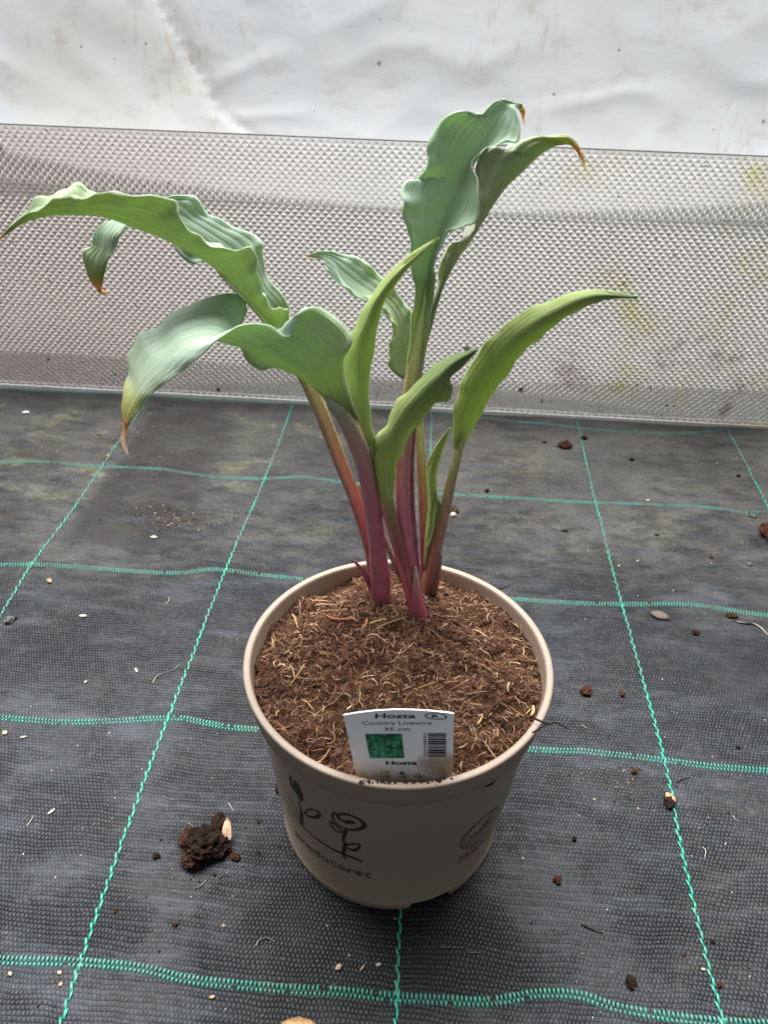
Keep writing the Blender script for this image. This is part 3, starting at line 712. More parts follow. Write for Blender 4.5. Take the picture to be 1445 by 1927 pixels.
def leaf(st, stops, up, label=None, ruf=.0012, rf=9, sub=7, K=23, quad=.6, pleat=.0005):
    L, M, R_ = (np.array([P3(s[i]) for s in st]) for i in range(3))
    L, M, R_ = catmull(L, sub), catmull(M, sub), catmull(R_, sub); N_ = len(M)
    arc = np.concatenate([[0], np.cumsum(np.linalg.norm(np.diff(M, axis=0), axis=1))]); s = arc / arc[-1]
    t = np.linspace(-1, 1, K); t = np.sign(t) * np.abs(t) ** .9
    tt = t[None, :, None]
    lin = np.where(tt < 0, M[:, None] * (1 + tt) + L[:, None] * (-tt), M[:, None] * (1 - tt) + R_[:, None] * tt)
    qd = L[:, None] * tt * (tt - 1) / 2 + M[:, None] * (1 - tt * tt) + R_[:, None] * tt * (tt + 1) / 2
    G = lin * (1 - quad) + qd * quad
    ds = np.gradient(G, axis=0); dt = np.gradient(G, axis=1); nrm = np.cross(ds, dt); nrm /= np.linalg.norm(nrm, axis=2)[..., None] + 1e-9
    wloc = np.linalg.norm(L - R_, axis=1) + 1e-6; fade = np.clip(wloc / .02, 0, 1) * np.clip((1 - s) * 12, 0, 1)
    ph = random.uniform(0, 6)
    ed = np.abs(t) ** 3
    disp = ruf * fade[:, None] * ed[None] * (np.sin(s[:, None] * rf * 6.283 + ph + np.sign(t)[None] * 1.3) + .5 * np.sin(s[:, None] * rf * 14.1 + ph * 2 + np.sign(t)[None]))
    disp += pleat * fade[:, None] * np.cos(t[None] * math.pi * 7.5)
    G = G + nrm * disp[..., None]
    V = G.reshape(-1, 3); uv = np.stack([np.tile((t + 1) / 2, N_), np.repeat(s, K)], -1)
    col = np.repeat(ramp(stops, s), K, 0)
    i0, j0, sg = up; row = int(i0 * (N_ - 1)); cj = int((j0 + 1) / 2 * (K - 1))
    v = CAM - G[row, cj]; flip = (nrm[row, cj] @ v) * sg < 0
    F = []
    for i in range(N_ - 1):
        for j in range(K - 1):
            f = (i * K + j, (i + 1) * K + j, (i + 1) * K + j + 1, i * K + j + 1)
            F.append(f if not flip else f[::-1])
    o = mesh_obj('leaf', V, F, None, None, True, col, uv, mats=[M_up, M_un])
    md = o.modifiers.new('thickness', 'SOLIDIFY'); md.thickness = .0006; md.offset = -1; md.material_offset = 1; md.material_offset_rim = 0; md.use_rim = True
    put(o, plant)
    if label: o['label'] = label
    return o
def tube(name, path, widths, stops, parent, groove=None, n=14, depth=.4, flatk=1.0, mat=None, sub=6):
    P = catmull([P3(q) for q in path], sub); N_ = len(P); s = np.linspace(0, 1, N_)
    w = np.interp(s, np.linspace(0, 1, len(widths)), widths)
    T = np.gradient(P, axis=0); T /= np.linalg.norm(T, axis=1)[:, None]
    V, Cc = [], []
    for k in range(N_):
        view = CAM - P[k]; view /= np.linalg.norm(view)
        a = view - T[k] * (view @ T[k]); a /= np.linalg.norm(a); b = np.cross(T[k], a)
        r = w[k] / 2 * pxm(P[k])
        c = ramp(stops, np.array([s[k]]))[0]
        for q in range(n):
            th = 2 * math.pi * q / n; rr = r; cc = c
            if groove is not None:
                dth = (th - groove + math.pi) % (2 * math.pi) - math.pi
                g = math.exp(-(dth / .55) ** 2); rr = r * (1 - depth * g); cc = c * (1 + .25 * g)
            if groove is not None:
                e = max(0.0, abs(math.sin(th - groove)) - .62) / .38 * (1 - s[k]) * .75; cc = cc * (1 - e) + np.array((.30, .085, .13)) * e
            V.append(P[k] + (a * math.cos(th) * flatk + b * math.sin(th)) * rr); Cc.append(cc)
    F = [(k * n + q, k * n + (q + 1) % n, (k + 1) * n + (q + 1) % n, (k + 1) * n + q) for k in range(N_ - 1) for q in range(n)]
    if mat is None: F += [tuple(range(n))[::-1], tuple((N_ - 1) * n + q for q in range(n))]
    o = mesh_obj(name, V, F, mat or M_pet, None, True, Cc)
    put(o, plant); 
    if parent is not plant: o.parent = parent; o.matrix_parent_inverse = (Matrix.Translation(plant.location) @ parent.matrix_parent_inverse @ Matrix.Translation(-Vector((0, 0, 0)))).inverted() if False else Matrix.Identity(4)
    if parent is not plant: o.matrix_parent_inverse = Matrix.Identity(4)
    return o
def same(tip): return (tip, (tip[0] + .6, tip[1], tip[2]), (tip[0] + 1.2, tip[1] + .4, tip[2]))
PNK, MAU, OLV, YGR = (.40, .075, .14), (.34, .12, .14), (.36, .27, .11), (.48, .54, .20)

# leaf 1a: big left leaf, underside to us
st = [((546, 640, 5.6), (538, 657, 4.8), (552, 608, 4.0)), ((503, 570, 6.2), (503, 603, 4.6), (532, 579, 3.4)), ((480, 540, 6.5), (470, 562, 4.4), (494, 560, 3.0)), ((455, 500, 6.8), (436, 528, 4.2), (489, 500, 2.8)),
      ((420, 470, 6.8), (390, 492, 4.0), (463, 465, 2.7)), ((365, 445, 6.8), (345, 465, 3.8), (390, 460, 2.6)), ((330, 420, 6.8), (300, 444, 3.6), (350, 420, 2.5)), ((290, 390, 6.6), (250, 426, 3.5), (326, 380, 2.4)),
      ((230, 374, 6.3), (215, 412, 3.4), (279, 364, 2.4)), ((189, 362, 5.8), (175, 404, 3.3), (206, 364, 2.4)), ((146, 350, 5.2), (130, 402, 3.2), (165, 367, 2.4)), ((100, 360, 4.7), (86, 404, 3.2), (118, 373, 2.5)),
      ((60, 388, 4), (48, 415, 3.1), (65, 393, 2.6)), ((22, 424, 3.3), (20, 433, 3.1), (24, 424, 3.0)), ((-4, 450, 3), (-4, 453, 3), (-3, 450, 3))]
l1a = leaf(st, [(0, GC), (.5, GC), (.93, GC), (.965, (.25, .30, .10)), (.985, ORA), (1, ORA)], (.35, .6, -1), 'long arching leaf with its underside showing and an orange tip', rf=8, ruf=.0018)
tube('petiole', [(706, 1128, 5.7), (698, 1040, 5.6), (672, 950, 5.4), (640, 868, 5.2), (606, 780, 5.0), (572, 706, 4.9), (545, 662, 4.8), (508, 608, 4.65), (470, 562, 4.5), (420, 515, 4.25)], [22, 24, 25, 26, 27, 27, 27, 24, 15, 6],
     [(0, PNK), (.12, (.42, .12, .12)), (.3, (.44, .23, .13)), (.45, (.46, .36, .15)), (.6, (.50, .48, .18)), (.75, (.52, .58, .22)), (1, YGR)], l1a, groove=.35, depth=.45)
# leaf 1b: behind, drooping tip
st = [((530, 650, 7.6), (543, 645, 7.6), (550, 610, 7.3)), ((490, 602, 7.6), (515, 590, 7.8), (534, 556, 8.2)), ((465, 572, 7.6), (490, 555, 8), (508, 528, 8.8)), ((430, 537, 7.6), (460, 512, 8.2), (496, 480, 9.2)),
      ((395, 495, 7.6), (425, 475, 8.4), (487, 447, 9.4)), ((366, 497, 7.4), (390, 450, 8.4), (440, 424, 9.4)), ((340, 482, 7.4), (355, 425, 8.4), (395, 406, 9.4)), ((318, 450, 7.6), (320, 408, 8.4), (368, 369, 9.2)),
      ((285, 432, 7.8), (285, 402, 8.4), (325, 370, 9)), ((252, 426, 7.8), (250, 405, 8.4), (272, 392, 8.8)), ((236, 430, 7.5), (222, 416, 8.2), (222, 408, 8.6)), ((222, 446, 7.2), (200, 440, 7.8), (183, 430, 8.4)),
      ((211, 478, 7.1), (192, 472, 7.6), (177, 457, 8.2)), ((202, 500, 7.1), (181, 500, 7.5), (155, 471, 8.0)), ((196, 520, 7.3), (180, 524, 7.5), (163, 512, 7.8)), ((192, 538, 7.4), (185, 540, 7.5), (176, 536, 7.6)), ((190, 550, 7.5), (188, 551, 7.5), (187, 549, 7.5))]
l1b = leaf(st, [(0, GC), (.3, GA), (.75, GA), (.9, GC), (.955, (.3, .32, .09)), (.98, ORA), (1, ORA)], (.3, 0, 1), 'leaf behind the arching one, its curled end hanging straight down', rf=6)
tube('petiole', [(703, 1125, 6.2), (694, 1020, 6.4), (655, 900, 6.7), (606, 770, 7.2), (566, 690, 7.5), (540, 640, 7.7), (505, 580, 8.0)], [16, 18, 20, 20, 20, 18, 6], [(0, PNK), (.3, OLV), (.6, YGR), (1, YGR)], l1b)
tube('dried_tip', [(187, 545, 7.5), (192, 550, 7.5), (199, 551, 7.45), (208, 548, 7.4)], [7, 8, 5, 2], [(0, ORA), (1, TAN)], l1b, n=8, flatk=.3, mat=M_dry)
# leaf 2: broad front-left
st = [((668, 800, 3.0), (636, 778, 1.8), (674, 790, 2.4)), ((648, 738, 3.2), (612, 744, 1.4), (656, 740, 1.8)), ((600, 705, 3.4), (585, 720, 1.0), (645, 678, 1.4)), ((560, 692, 3.6), (560, 699, 0.8), (662, 638, 1.7)),
      ((517, 684, 3.6), (530, 681, 0.6), (640, 605, 1.7)), ((490, 697, 3.4), (505, 668, 0.5), (600, 578, 1.5)), ((466, 672, 3.4), (480, 658, 0.4), (566, 584, 1.0)), ((458, 620, 3.8), (455, 652, 0.3), (546, 633, 0.3)),
      ((466, 585, 4.0), (430, 646, 0.2), (512, 615, 0.0)), ((440, 554, 4.0), (405, 638, 0.0), (472, 605, -.4)), ((385, 562, 3.6), (375, 637, -.3), (433, 620, -.9)), ((335, 580, 3.0), (345, 648, -.6), (403, 647, -1.4)),
      ((297, 618, 2.2), (318, 668, -.8), (372, 669, -1.7)), ((258, 632, 1.6), (295, 690, -1.0), (338, 699, -1.8)), ((240, 670, 1.0), (272, 715, -1.2), (302, 727, -1.8)), ((244, 708, .2), (258, 738, -1.4), (278, 745, -1.9)),
      ((230, 738, -.6), (246, 762, -1.5), (261, 770, -1.9)), ((229, 775, -1.2), (238, 788, -1.6), (246, 792, -1.8)), ((236, 808, -1.7), (237, 810, -1.7), (238, 808, -1.7))]
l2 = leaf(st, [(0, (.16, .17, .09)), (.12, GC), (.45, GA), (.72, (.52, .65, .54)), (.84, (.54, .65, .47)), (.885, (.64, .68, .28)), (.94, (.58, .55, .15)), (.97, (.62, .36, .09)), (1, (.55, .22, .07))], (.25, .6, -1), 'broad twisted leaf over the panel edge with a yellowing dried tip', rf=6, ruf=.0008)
tube('petiole', [(716, 1134, 5.5), (714, 1080, 5.2), (708, 1010, 4.7), (698, 935, 4.0), (684, 870, 3.2), (662, 812, 2.4), (640, 775, 1.9), (615, 746, 1.55), (588, 722, 1.25)], [42, 37, 34, 34, 35, 36, 30, 18, 5],
     [(0, PNK), (.2, (.42, .13, .20)), (.4, (.46, .18, .24)), (.6, (.44, .27, .23)), (.76, (.28, .30, .19)), (.9, GC), (1, GC)], l2, groove=-2.2, depth=.35)
tube('dried_tip', [(239, 790, -1.62), (236, 808, -1.7), (232, 826, -1.7), (235, 840, -1.75), (241, 855, -1.8)], [12, 8, 9, 8, 3], [(0, ORA), (.3, (.8, .55, .38)), (1, (.95, .86, .78))], l2, n=8, flatk=.3, mat=M_dry)
# leaf 3: back, middle
st = [((757, 714, 7.2), (767, 708, 7.3), (782, 690, 7.5)), ((735, 692, 7.0), (755, 690, 7.5), (786, 655, 8)), ((731, 668, 7.0), (750, 655, 7.8), (781, 620, 8.4)), ((738, 650, 7.0), (748, 625, 8.0), (773, 590, 8.8)),
      ((745, 617, 7.0), (735, 590, 8.2), (754, 558, 9)), ((732, 588, 7.2), (702, 560, 8.4), (731, 533, 9.2)), ((702, 572, 7.8), (668, 540, 8.6), (700, 503, 9.4)), ((664, 554, 8), (643, 520, 8.8), (668, 482, 9.5)),
      ((642, 536, 8.2), (628, 498, 9), (630, 474, 9.5)), ((619, 516, 8.6), (612, 487, 9.2), (608, 473, 9.5)), ((609, 490, 9.2), (599, 481, 9.4), (594, 475, 9.5)), ((579, 484, 9.5), (578, 483, 9.5), (579, 481, 9.5))]
l3 = leaf(st, [(0, GC), (.4, GC), (.75, GA), (.93, GA), (.97, (.36, .36, .10)), (1, ORA)], (.75, .4, 1), 'back leaf leaning towards the arching leaves behind the slender one', rf=5)
tube('petiole', [(803, 1120, 6.4), (799, 1050, 6.5), (797, 960, 6.8), (792, 860, 7.1), (786, 790, 7.2), (780, 740, 7.3), (772, 715, 7.4)], [18, 19, 20, 19, 18, 14, 6],
     [(0, PNK), (.25, (.31, .08, .09)), (.45, (.38, .28, .10)), (.6, YGR), (1, YGR)], l3, groove=.3, depth=.4)
# leaf 4: slender centre
st = [((700, 884, 4.0), (708, 888, 3.8), (716, 880, 4.0)), ((684, 830, 3.8), (697, 835, 3.4), (707, 833, 3.8)), ((671, 780, 3.6), (684, 790, 3.0), (696, 790, 3.5)), ((659, 730, 3.4), (675, 735, 2.8), (693, 735, 3.4)),
      ((646, 676, 3.4), (670, 680, 2.7), (698, 678, 3.4)), ((660, 638, 3.4), (678, 640, 2.7), (705, 635, 3.4)), ((675, 607, 3.4), (692, 606, 2.7), (713, 600, 3.4)), ((690, 573, 3.4), (707, 570, 2.7), (725, 562, 3.4)),
      ((715, 535, 3.4), (729, 538, 2.8), (746, 528, 3.4)), ((745, 504, 3.3), (756, 508, 2.9), (771, 498, 3.3)), ((780, 475, 3.2), (787, 480, 3.0), (796, 473, 3.2)), ((825, 447, 3), (825, 448, 3), (826, 447, 3))]
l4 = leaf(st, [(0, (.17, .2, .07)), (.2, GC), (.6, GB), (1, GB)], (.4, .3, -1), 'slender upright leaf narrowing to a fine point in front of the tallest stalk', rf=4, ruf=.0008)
tube('petiole', [(786, 1168, 4.1), (768, 1095, 4.2), (745, 1010, 4.2), (724, 945, 4.1), (708, 890, 3.8), (698, 838, 3.4)], [24, 26, 25, 22, 17, 8], [(0, PNK), (.35, (.44, .12, .13)), (.6, (.44, .17, .15)), (.8, (.40, .29, .14)), (1, GC)], l4, groove=-.4, depth=.3)
# leaf 5a: tall, upper face to us
st = [((764, 715, 5.0), (776, 720, 5.2), (789, 715, 5.0)), ((771, 650, 4.95), (785, 655, 5.3), (801, 648, 5.0)), ((777, 590, 4.95), (793, 595, 5.4), (810, 585, 5.0)), ((781, 535, 5.0), (801, 545, 5.6), (816, 525, 5.0)), ((771, 480, 5.0), (811, 492, 5.8), (819, 480, 5.2)), ((771, 434, 4.9), (826, 447, 6.2), (838, 442, 5.2)), ((757, 400, 4.9), (838, 407, 6.6), (873, 427, 5.2)),
      ((756, 365, 5.2), (850, 374, 6.9), (897, 398, 5.6)), ((766, 337, 5.8), (862, 350, 7.2), (901, 345, 6.2)), ((790, 332, 6.4), (872, 328, 7.4), (892, 308, 6.8)), ((803, 300, 6.6), (884, 306, 7.7), (899, 282, 7.0)),
      ((806, 268, 6.8), (900, 282, 8.0), (926, 274, 7.3)), ((843, 219, 7.4), (918, 254, 8.3), (957, 271, 7.6)), ((876, 206, 7.8), (930, 236, 8.5), (974, 262, 7.8)), ((898, 219, 8.2), (940, 220, 8.7), (979, 242, 8.2)),
      ((918, 200, 8.6), (949, 208, 8.9), (973, 217, 8.6)), ((939, 188, 8.9), (956, 196, 9.1), (967, 203, 9)), ((960, 194, 9.3), (965, 194, 9.5), (970, 199, 9.5)), ((973, 192, 9.9), (978, 197, 9.9), (976, 205, 9.8)), ((985, 204, 9.9), (984, 209, 9.9), (980, 210, 9.8))]
l5a = leaf(st, [(0, (.54, .61, .25)), (.2, (.46, .55, .27)), (.34, (.34, .45, .28)), (.3, GA), (.9, GA), (.97, GC), (1, (.3, .28, .08))], (.5, -.4, 1), 'tallest leaf standing upright with its wavy blue green face showing', rf=7, ruf=.0014, sub=8, pleat=.0003)
tube('petiole', [(786, 1165, 4.2), (774, 1085, 4.3), (762, 1000, 4.4), (757, 920, 4.6), (760, 840, 4.8), (768, 770, 5.0), (779, 690, 5.15), (788, 620, 5.45), (799, 550, 5.75), (811, 492, 6.05), (828, 440, 6.4)], [24, 26, 27, 28, 29, 30, 28, 26, 23, 16, 5],
     [(0, PNK), (.2, (.45, .12, .18)), (.38, (.45, .18, .19)), (.5, (.46, .30, .17)), (.62, (.52, .52, .20)), (.72, (.56, .63, .26)), (1, (.50, .58, .26))], l5a, groove=-.2, depth=.35)
tube('dried_tip', [(981, 204, 9.85), (984, 212, 9.85), (984, 222, 9.8), (987, 236, 9.8)], [9, 8, 5, 2], [(0, (.35, .25, .07)), (.4, ORA), (1, TAN)], l5a, n=8, flatk=.3, mat=M_dry)
# leaf 5b: tall, behind, folded underside
st = [((800, 604, 6.0), (806, 612, 5.8), (810, 605, 6.4)), ((822, 548, 6.2), (829, 547, 6.0), (826, 540, 7)), ((828, 500, 6.4), (857, 490, 6.3), (848, 485, 7.6)), ((848, 459, 6.4), (888, 446, 6.6), (872, 440, 8)),
      ((890, 440, 6.0), (916, 396, 6.9), (895, 395, 8.4)), ((893, 380, 6.4), (948, 354, 7.2), (915, 345, 8.8)), ((896, 310, 7.0), (985, 319, 7.5), (935, 300, 9.2)), ((922, 278, 7.4), (1002, 302, 7.7), (955, 278, 9.4)),
      ((957, 286, 7.4), (1017, 289, 7.9), (978, 268, 9.4)), ((977, 268, 7.6), (1031, 280, 8.0), (995, 260, 9.4)), ((1005, 258, 7.8), (1045, 273, 8.1), (1018, 254, 9.2)), ((1044, 257, 7.9), (1060, 270, 8.2), (1050, 253, 8.9)),
      ((1068, 258, 8.0), (1073, 271, 8.2), (1070, 255, 8.6)), ((1085, 273, 8.1), (1084, 281, 8.2), (1087, 271, 8.3)), ((1091, 288, 8.2), (1091, 289, 8.2), (1092, 288, 8.2))]
l5b = leaf(st, [(0, GC), (.4, (.40, .44, .36)), (.85, GC), (.95, (.36, .40, .14)), (.985, ORA), (1, ORA)], (.5, -.5, -1), 'tall folded leaf with grey underside beside the tallest leaf', rf=6, ruf=.0008)
tube('petiole', [(790, 1160, 4.6), (779, 1060, 4.9), (768, 930, 5.3), (773, 800, 5.7), (790, 670, 5.9), (806, 612, 5.9), (830, 546, 6.1)], [22, 22, 24, 22, 20, 16, 5], [(0, PNK), (.4, (.2, .05, .07)), (.7, (.2, .2, .09)), (1, GC)], l5b)
tube('dried_tip', [(1090, 285, 8.2), (1093, 294, 8.2), (1097, 303, 8.15), (1101, 317, 8.1)], [9, 8, 6, 2], [(0, ORA), (.4, (.5, .36, .2)), (1, TAN)], l5b, n=8, flatk=.3, mat=M_dry)
# leaf 6: front centre
st = [((723, 948, 3.6), (731, 952, 3.2), (740, 948, 3.6)), ((706, 902, 3.8), (728, 905, 2.8), (741, 895, 3.2)), ((698, 862, 3.8), (728, 865, 2.5), (747, 866, 3.2)), ((706, 832, 3.8), (734, 828, 2.2), (763, 830, 3.0)),
      ((727, 800, 3.6), (750, 797, 2.0), (786, 797, 2.8)), ((741, 769, 3.4), (765, 773, 1.9), (801, 778, 2.7)), ((757, 748, 3.3), (783, 752, 1.8), (822, 758, 2.6)), ((780, 725, 3.2), (803, 731, 1.8), (844, 748, 2.6)),
      ((805, 702, 3.1), (822, 712, 1.8), (850, 730, 2.5)), ((836, 678, 2.9), (842, 692, 1.9), (848, 709, 2.4)), ((862, 668, 2.6), (863, 676, 2.0), (872, 685, 2.3)), ((897, 657, 2.1), (897, 658, 2.1), (898, 659, 2.1))]
l6 = leaf(st, [(0, GB), (.5, GB), (1, (.15, .24, .07))], (.5, .2, -1), 'short bright green leaf with a wavy edge at the middle of the clump', rf=5, ruf=.0008)
tube('petiole', [(786, 1160, 4.0), (770, 1090, 4.0), (750, 1020, 3.8), (738, 970, 3.5), (731, 930, 3.1), (728, 890, 2.7)], [14, 16, 18, 18, 15, 5], [(0, PNK), (.4, (.21, .06, .06)), (.7, (.2, .22, .08)), (1, GB)], l6)
# leaf 7: right
st = [((856, 872, 5.45), (859, 874, 5.3), (864, 870, 5.45)), ((855, 842, 5.5), (863, 846, 5.2), (871, 840, 5.5)), ((854, 802, 5.6), (868, 806, 5.0), (888, 806, 5.5)), ((854, 776, 5.6), (877, 776, 4.9), (906, 773, 5.4)), ((866, 738, 5.6), (892, 742, 4.8), (928, 738, 5.3)),
      ((869, 714, 5.6), (906, 715, 4.7), (945, 712, 5.2)), ((897, 674, 5.6), (930, 682, 4.6), (971, 677, 5.1)), ((920, 640, 5.5), (955, 650, 4.5), (995, 652, 5.0)), ((950, 613, 5.4), (985, 622, 4.4), (1020, 628, 4.9)),
      ((988, 588, 5.3), (1016, 600, 4.4), (1045, 610, 4.8)), ((1028, 570, 5.2), (1050, 582, 4.4), (1075, 590, 4.7)), ((1075, 552, 5.0), (1085, 565, 4.4), (1100, 575, 4.6)), ((1118, 547, 4.8), (1122, 556, 4.4), (1130, 565, 4.5)),
      ((1158, 551, 4.6), (1158, 556, 4.4), (1160, 560, 4.4)), ((1199, 559, 4.4), (1199, 560, 4.4), (1200, 560, 4.4))]
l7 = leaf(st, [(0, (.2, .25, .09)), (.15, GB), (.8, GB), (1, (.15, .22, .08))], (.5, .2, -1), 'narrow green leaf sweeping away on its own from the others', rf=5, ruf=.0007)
tube('petiole', [(796, 1132, 6.2), (808, 1080, 6.1), (823, 1020, 5.9), (838, 955, 5.7), (850, 900, 5.5), (862, 850, 5.35), (870, 806, 5.1)], [24, 24, 22, 20, 19, 17, 5], [(0, (.25, .10, .07)), (.3, (.31, .16, .11)), (.55, (.37, .28, .14)), (.75, (.40, .42, .17)), (1, GB)], l7, groove=-.6, depth=.3)
# leaf 8 and 9: small shoots by the right stalk
st = [((797, 1068, 6.2), (801, 1072, 6.0), (805, 1068, 6.2)), ((801, 1010, 6.2), (807, 1012, 5.9), (814, 1008, 6.2)), ((807, 950, 6.2), (812, 952, 5.8), (820, 945, 6.1)), ((804, 900, 6.2), (811, 900, 5.8), (820, 893, 6.1)),
      ((804, 880, 6.2), (814, 872, 5.9), (827, 862, 6.1)), ((818, 845, 6.1), (826, 842, 6), (835, 836, 6.1)), ((846, 804, 6), (847, 804, 6), (848, 804, 6))]
leaf(st, [(0, (.2, .2, .07)), (.3, GB), (1, GB)], (.5, .2, -1), 'small narrow shoot leaf between two stalks', rf=3, ruf=.0003)
st = [((803, 1030, 5.8), (806, 1030, 5.7), (810, 1028, 5.8)), ((812, 995, 5.8), (816, 996, 5.5), (820, 990, 5.7)), ((813, 965, 5.8), (820, 968, 5.4), (827, 966, 5.7)), ((816, 945, 5.8), (823, 946, 5.4), (828, 944, 5.7)), ((818, 924, 5.7), (819, 925, 5.6), (820, 925, 5.7))]
leaf(st, [(0, GB), (1, (.17, .3, .06))], (.5, .2, 1), 'tiny bright green folded leaflet at the right stalk', rf=2, ruf=.0003)
# sheaths and bracts
tube('sheath', [(787, 1176, 3.8), (786, 1150, 3.75), (784, 1120, 3.75), (783, 1090, 3.8), (782, 1066, 3.9)], [36, 33, 22, 13, 3], [(0, (.36, .06, .11)), (.5, (.36, .09, .13)), (.8, (.40, .24, .19)), (1, (.45, .38, .28))], plant, groove=.9, depth=.25, flatk=.8)
tube('bract', [(706, 1122, 5.4), (694, 1096, 5.2), (680, 1072, 5.1), (668, 1058, 5.1), (656, 1050, 5.1)], [13, 11, 8, 5, 2], [(0, (.28, .03, .10)), (1, (.33, .10, .16))], plant, n=8, flatk=.4)
tube('bract', [(728, 1115, 5.0), (732, 1095, 5.0), (733, 1072, 5.1)], [9, 7, 2], [(0, (.30, .06, .12)), (1, (.42, .25, .22))], plant, n=8, flatk=.4)
tube('bract', [(757, 1095, 4.6), (738, 1050, 4.7), (722, 1010, 4.8), (714, 992, 4.9)], [10, 10, 8, 3], [(0, (.22, .10, .06)), (1, (.28, .24, .10))], plant, n=8, flatk=.5)
tube('bract', [(690, 985, 5.9), (683, 958, 5.9), (677, 930, 5.9), (675, 912, 5.9)], [10, 12, 10, 3], [(0, (.22, .22, .08)), (1, (.26, .26, .12))], plant, n=8, flatk=.5)
tube('bract', [(812, 1120, 6.0), (820, 1085, 5.9), (828, 1055, 5.9), (829, 1036, 5.9)], [20, 16, 8, 2], [(0, (.16, .07, .045)), (.7, (.22, .15, .1)), (1, (.4, .35, .28))], plant, n=8, flatk=.5)

# ------------------------------------------------------------------ debris lying on the weed mat
M_peat = vcol_mat('peat_lump', .92, .1, 700, .8); M_chip = vcol_mat('wood_chip', .7, .3, 500, .4)
def lump(name, x, y, wpx, hpx, col, label, cat, group=None, hgt=.5, lobes=7, fib=14, mat=None, sub_children=False):
    p = hit_ground(x, y); k = pxm(p); W, H = wpx * k, hpx * k * 1.15; root = empty(name, p)
    V, F, Cc = [], [], []
    n0 = 12
    bm = bmesh.new(); bmesh.ops.create_icosphere(bm, subdivisions=4 if wpx > 30 else 3 if wpx > 16 else 2, radius=1); sd = random.uniform(0, 90)
    for v in bm.verts:
        q = v.co.copy(); f = 1 + .38 * noise.noise(q * 1.7 + Vector((sd, 0, 0))) + .22 * noise.noise(q * 4.2 + Vector((0, sd, 0))) + .16 * noise.noise(q * 9 + Vector((sd, sd, 0))) + .12 * noise.noise(q * 22 + Vector((sd, 0, sd)))
        v.co = Vector((q.x * W / 2 * f, q.y * H / 2 * f, max(-.0006, (q.z * .5 + .42) * min(W, H) * hgt * f)))
    V = [tuple(v.co) for v in bm.verts]; F = [tuple(v.index for v in f.verts) for f in bm.faces]; bm.free()
    Cc = [np.array(col) * random.uniform(.7, 1.35) for _ in V]
    for i in range(fib):
        a = random.uniform(0, 6.28); r = random.uniform(.2, 1.05)
        fibre_geo(V, F, Cc, np.array([math.cos(a) * r * W / 2, math.sin(a) * r * H / 2, random.uniform(.1, .8) * min(W, H) * hgt * (1.15 - r * .8) + .0004]), random.uniform(0, 6.28), random.gauss(0, .4), random.uniform(.15, .4) * W, .00028, random.gauss(0, .5), PAL[random.choice((0, 0, 1, 1, 2))], None, 4)
    o = mesh_obj(name, V, F, mat or M_peat, None, colors=Cc); o.location = p; bpy.data.objects.remove(root)
    return tag(o, label, cat, group)
def chip(name, x, y, wpx, hpx, ang, col, label, cat, group=None, curve=.25):
    """a thin curved flake with real thickness"""
    p = hit_ground(x, y); k = pxm(p); W, H = wpx * k, hpx * k * 1.1; V, F, Cc = [], [], []
    nS = 6; ca, sa = math.cos(ang), math.sin(ang)
    for layer in (0, 1):
        for i in range(nS + 1):
            s = i / nS - .5; w = H * (1 - (2 * s) ** 2 * .75) * .5
            for q in (-1, 0, 1):
                u, v = s * W, q * w * random.uniform(.85, 1.15); z = .0003 + curve * W * (.25 - s * s) + (.0003 if q == 0 else 0) + layer * max(.0004, min(W, H) * .18)
                V.append((u * ca - v * sa, u * sa + v * ca, z)); Cc.append(np.array(col) * random.uniform(.85, 1.15))
    m = (nS + 1) * 3
    for layer in (0, 1):
        for i in range(nS):
            for q in (0, 1):
                a = layer * m + i * 3 + q; f = (a, a + 1, a + 4, a + 3); F.append(f[::-1] if layer else f)
    for i in range(nS):
        for q in (0, 2): a = i * 3 + q; F.append((a, a + 3, a + 3 + m, a + m))
    F += [(0, 1, 1 + m, m), (1, 2, 2 + m, 1 + m)]; e = nS * 3; F += [(e, e + 1, e + 1 + m, e + m), (e + 1, e + 2, e + 2 + m, e + 1 + m)]
    o = mesh_obj(name, V, F, M_chip, None, True, Cc); o.location = p
    return tag(o, label, cat, group)
def strand(name, pts, w, col, label, cat, group=None, lift=.0012):
    P = catmull([hit_ground(*q) + np.array([0, 0, lift * (1 if 0 < i < len(pts) - 1 else .3)]) for i, q in enumerate(pts)], 5); V, F, Cc = [], [], []; c0 = P[0].copy()
    for k, c in enumerate(P):
        ww = w * (1 - .5 * k / len(P))
        for q in range(5): V.append((c[0] - c0[0] + ww * math.cos(q * 1.2566), c[1] - c0[1] + ww * math.cos(q * 1.2566 + 1.3) * .7, c[2] - c0[2] + ww * math.sin(q * 1.2566))); Cc.append(np.array(col) * random.uniform(.85, 1.15))
    for k in range(len(P) - 1):
        for q in range(5): F.append((k * 5 + q, k * 5 + (q + 1) % 5, k * 5 + 5 + (q + 1) % 5, k * 5 + 5 + q))
    o = mesh_obj(name, V, F, M_chip, None, True, Cc); o.location = c0
    return tag(o, label, cat, group)
DK, RB, MB_ = (.022, .012, .009), (.06, .024, .014), (.05, .027, .016)
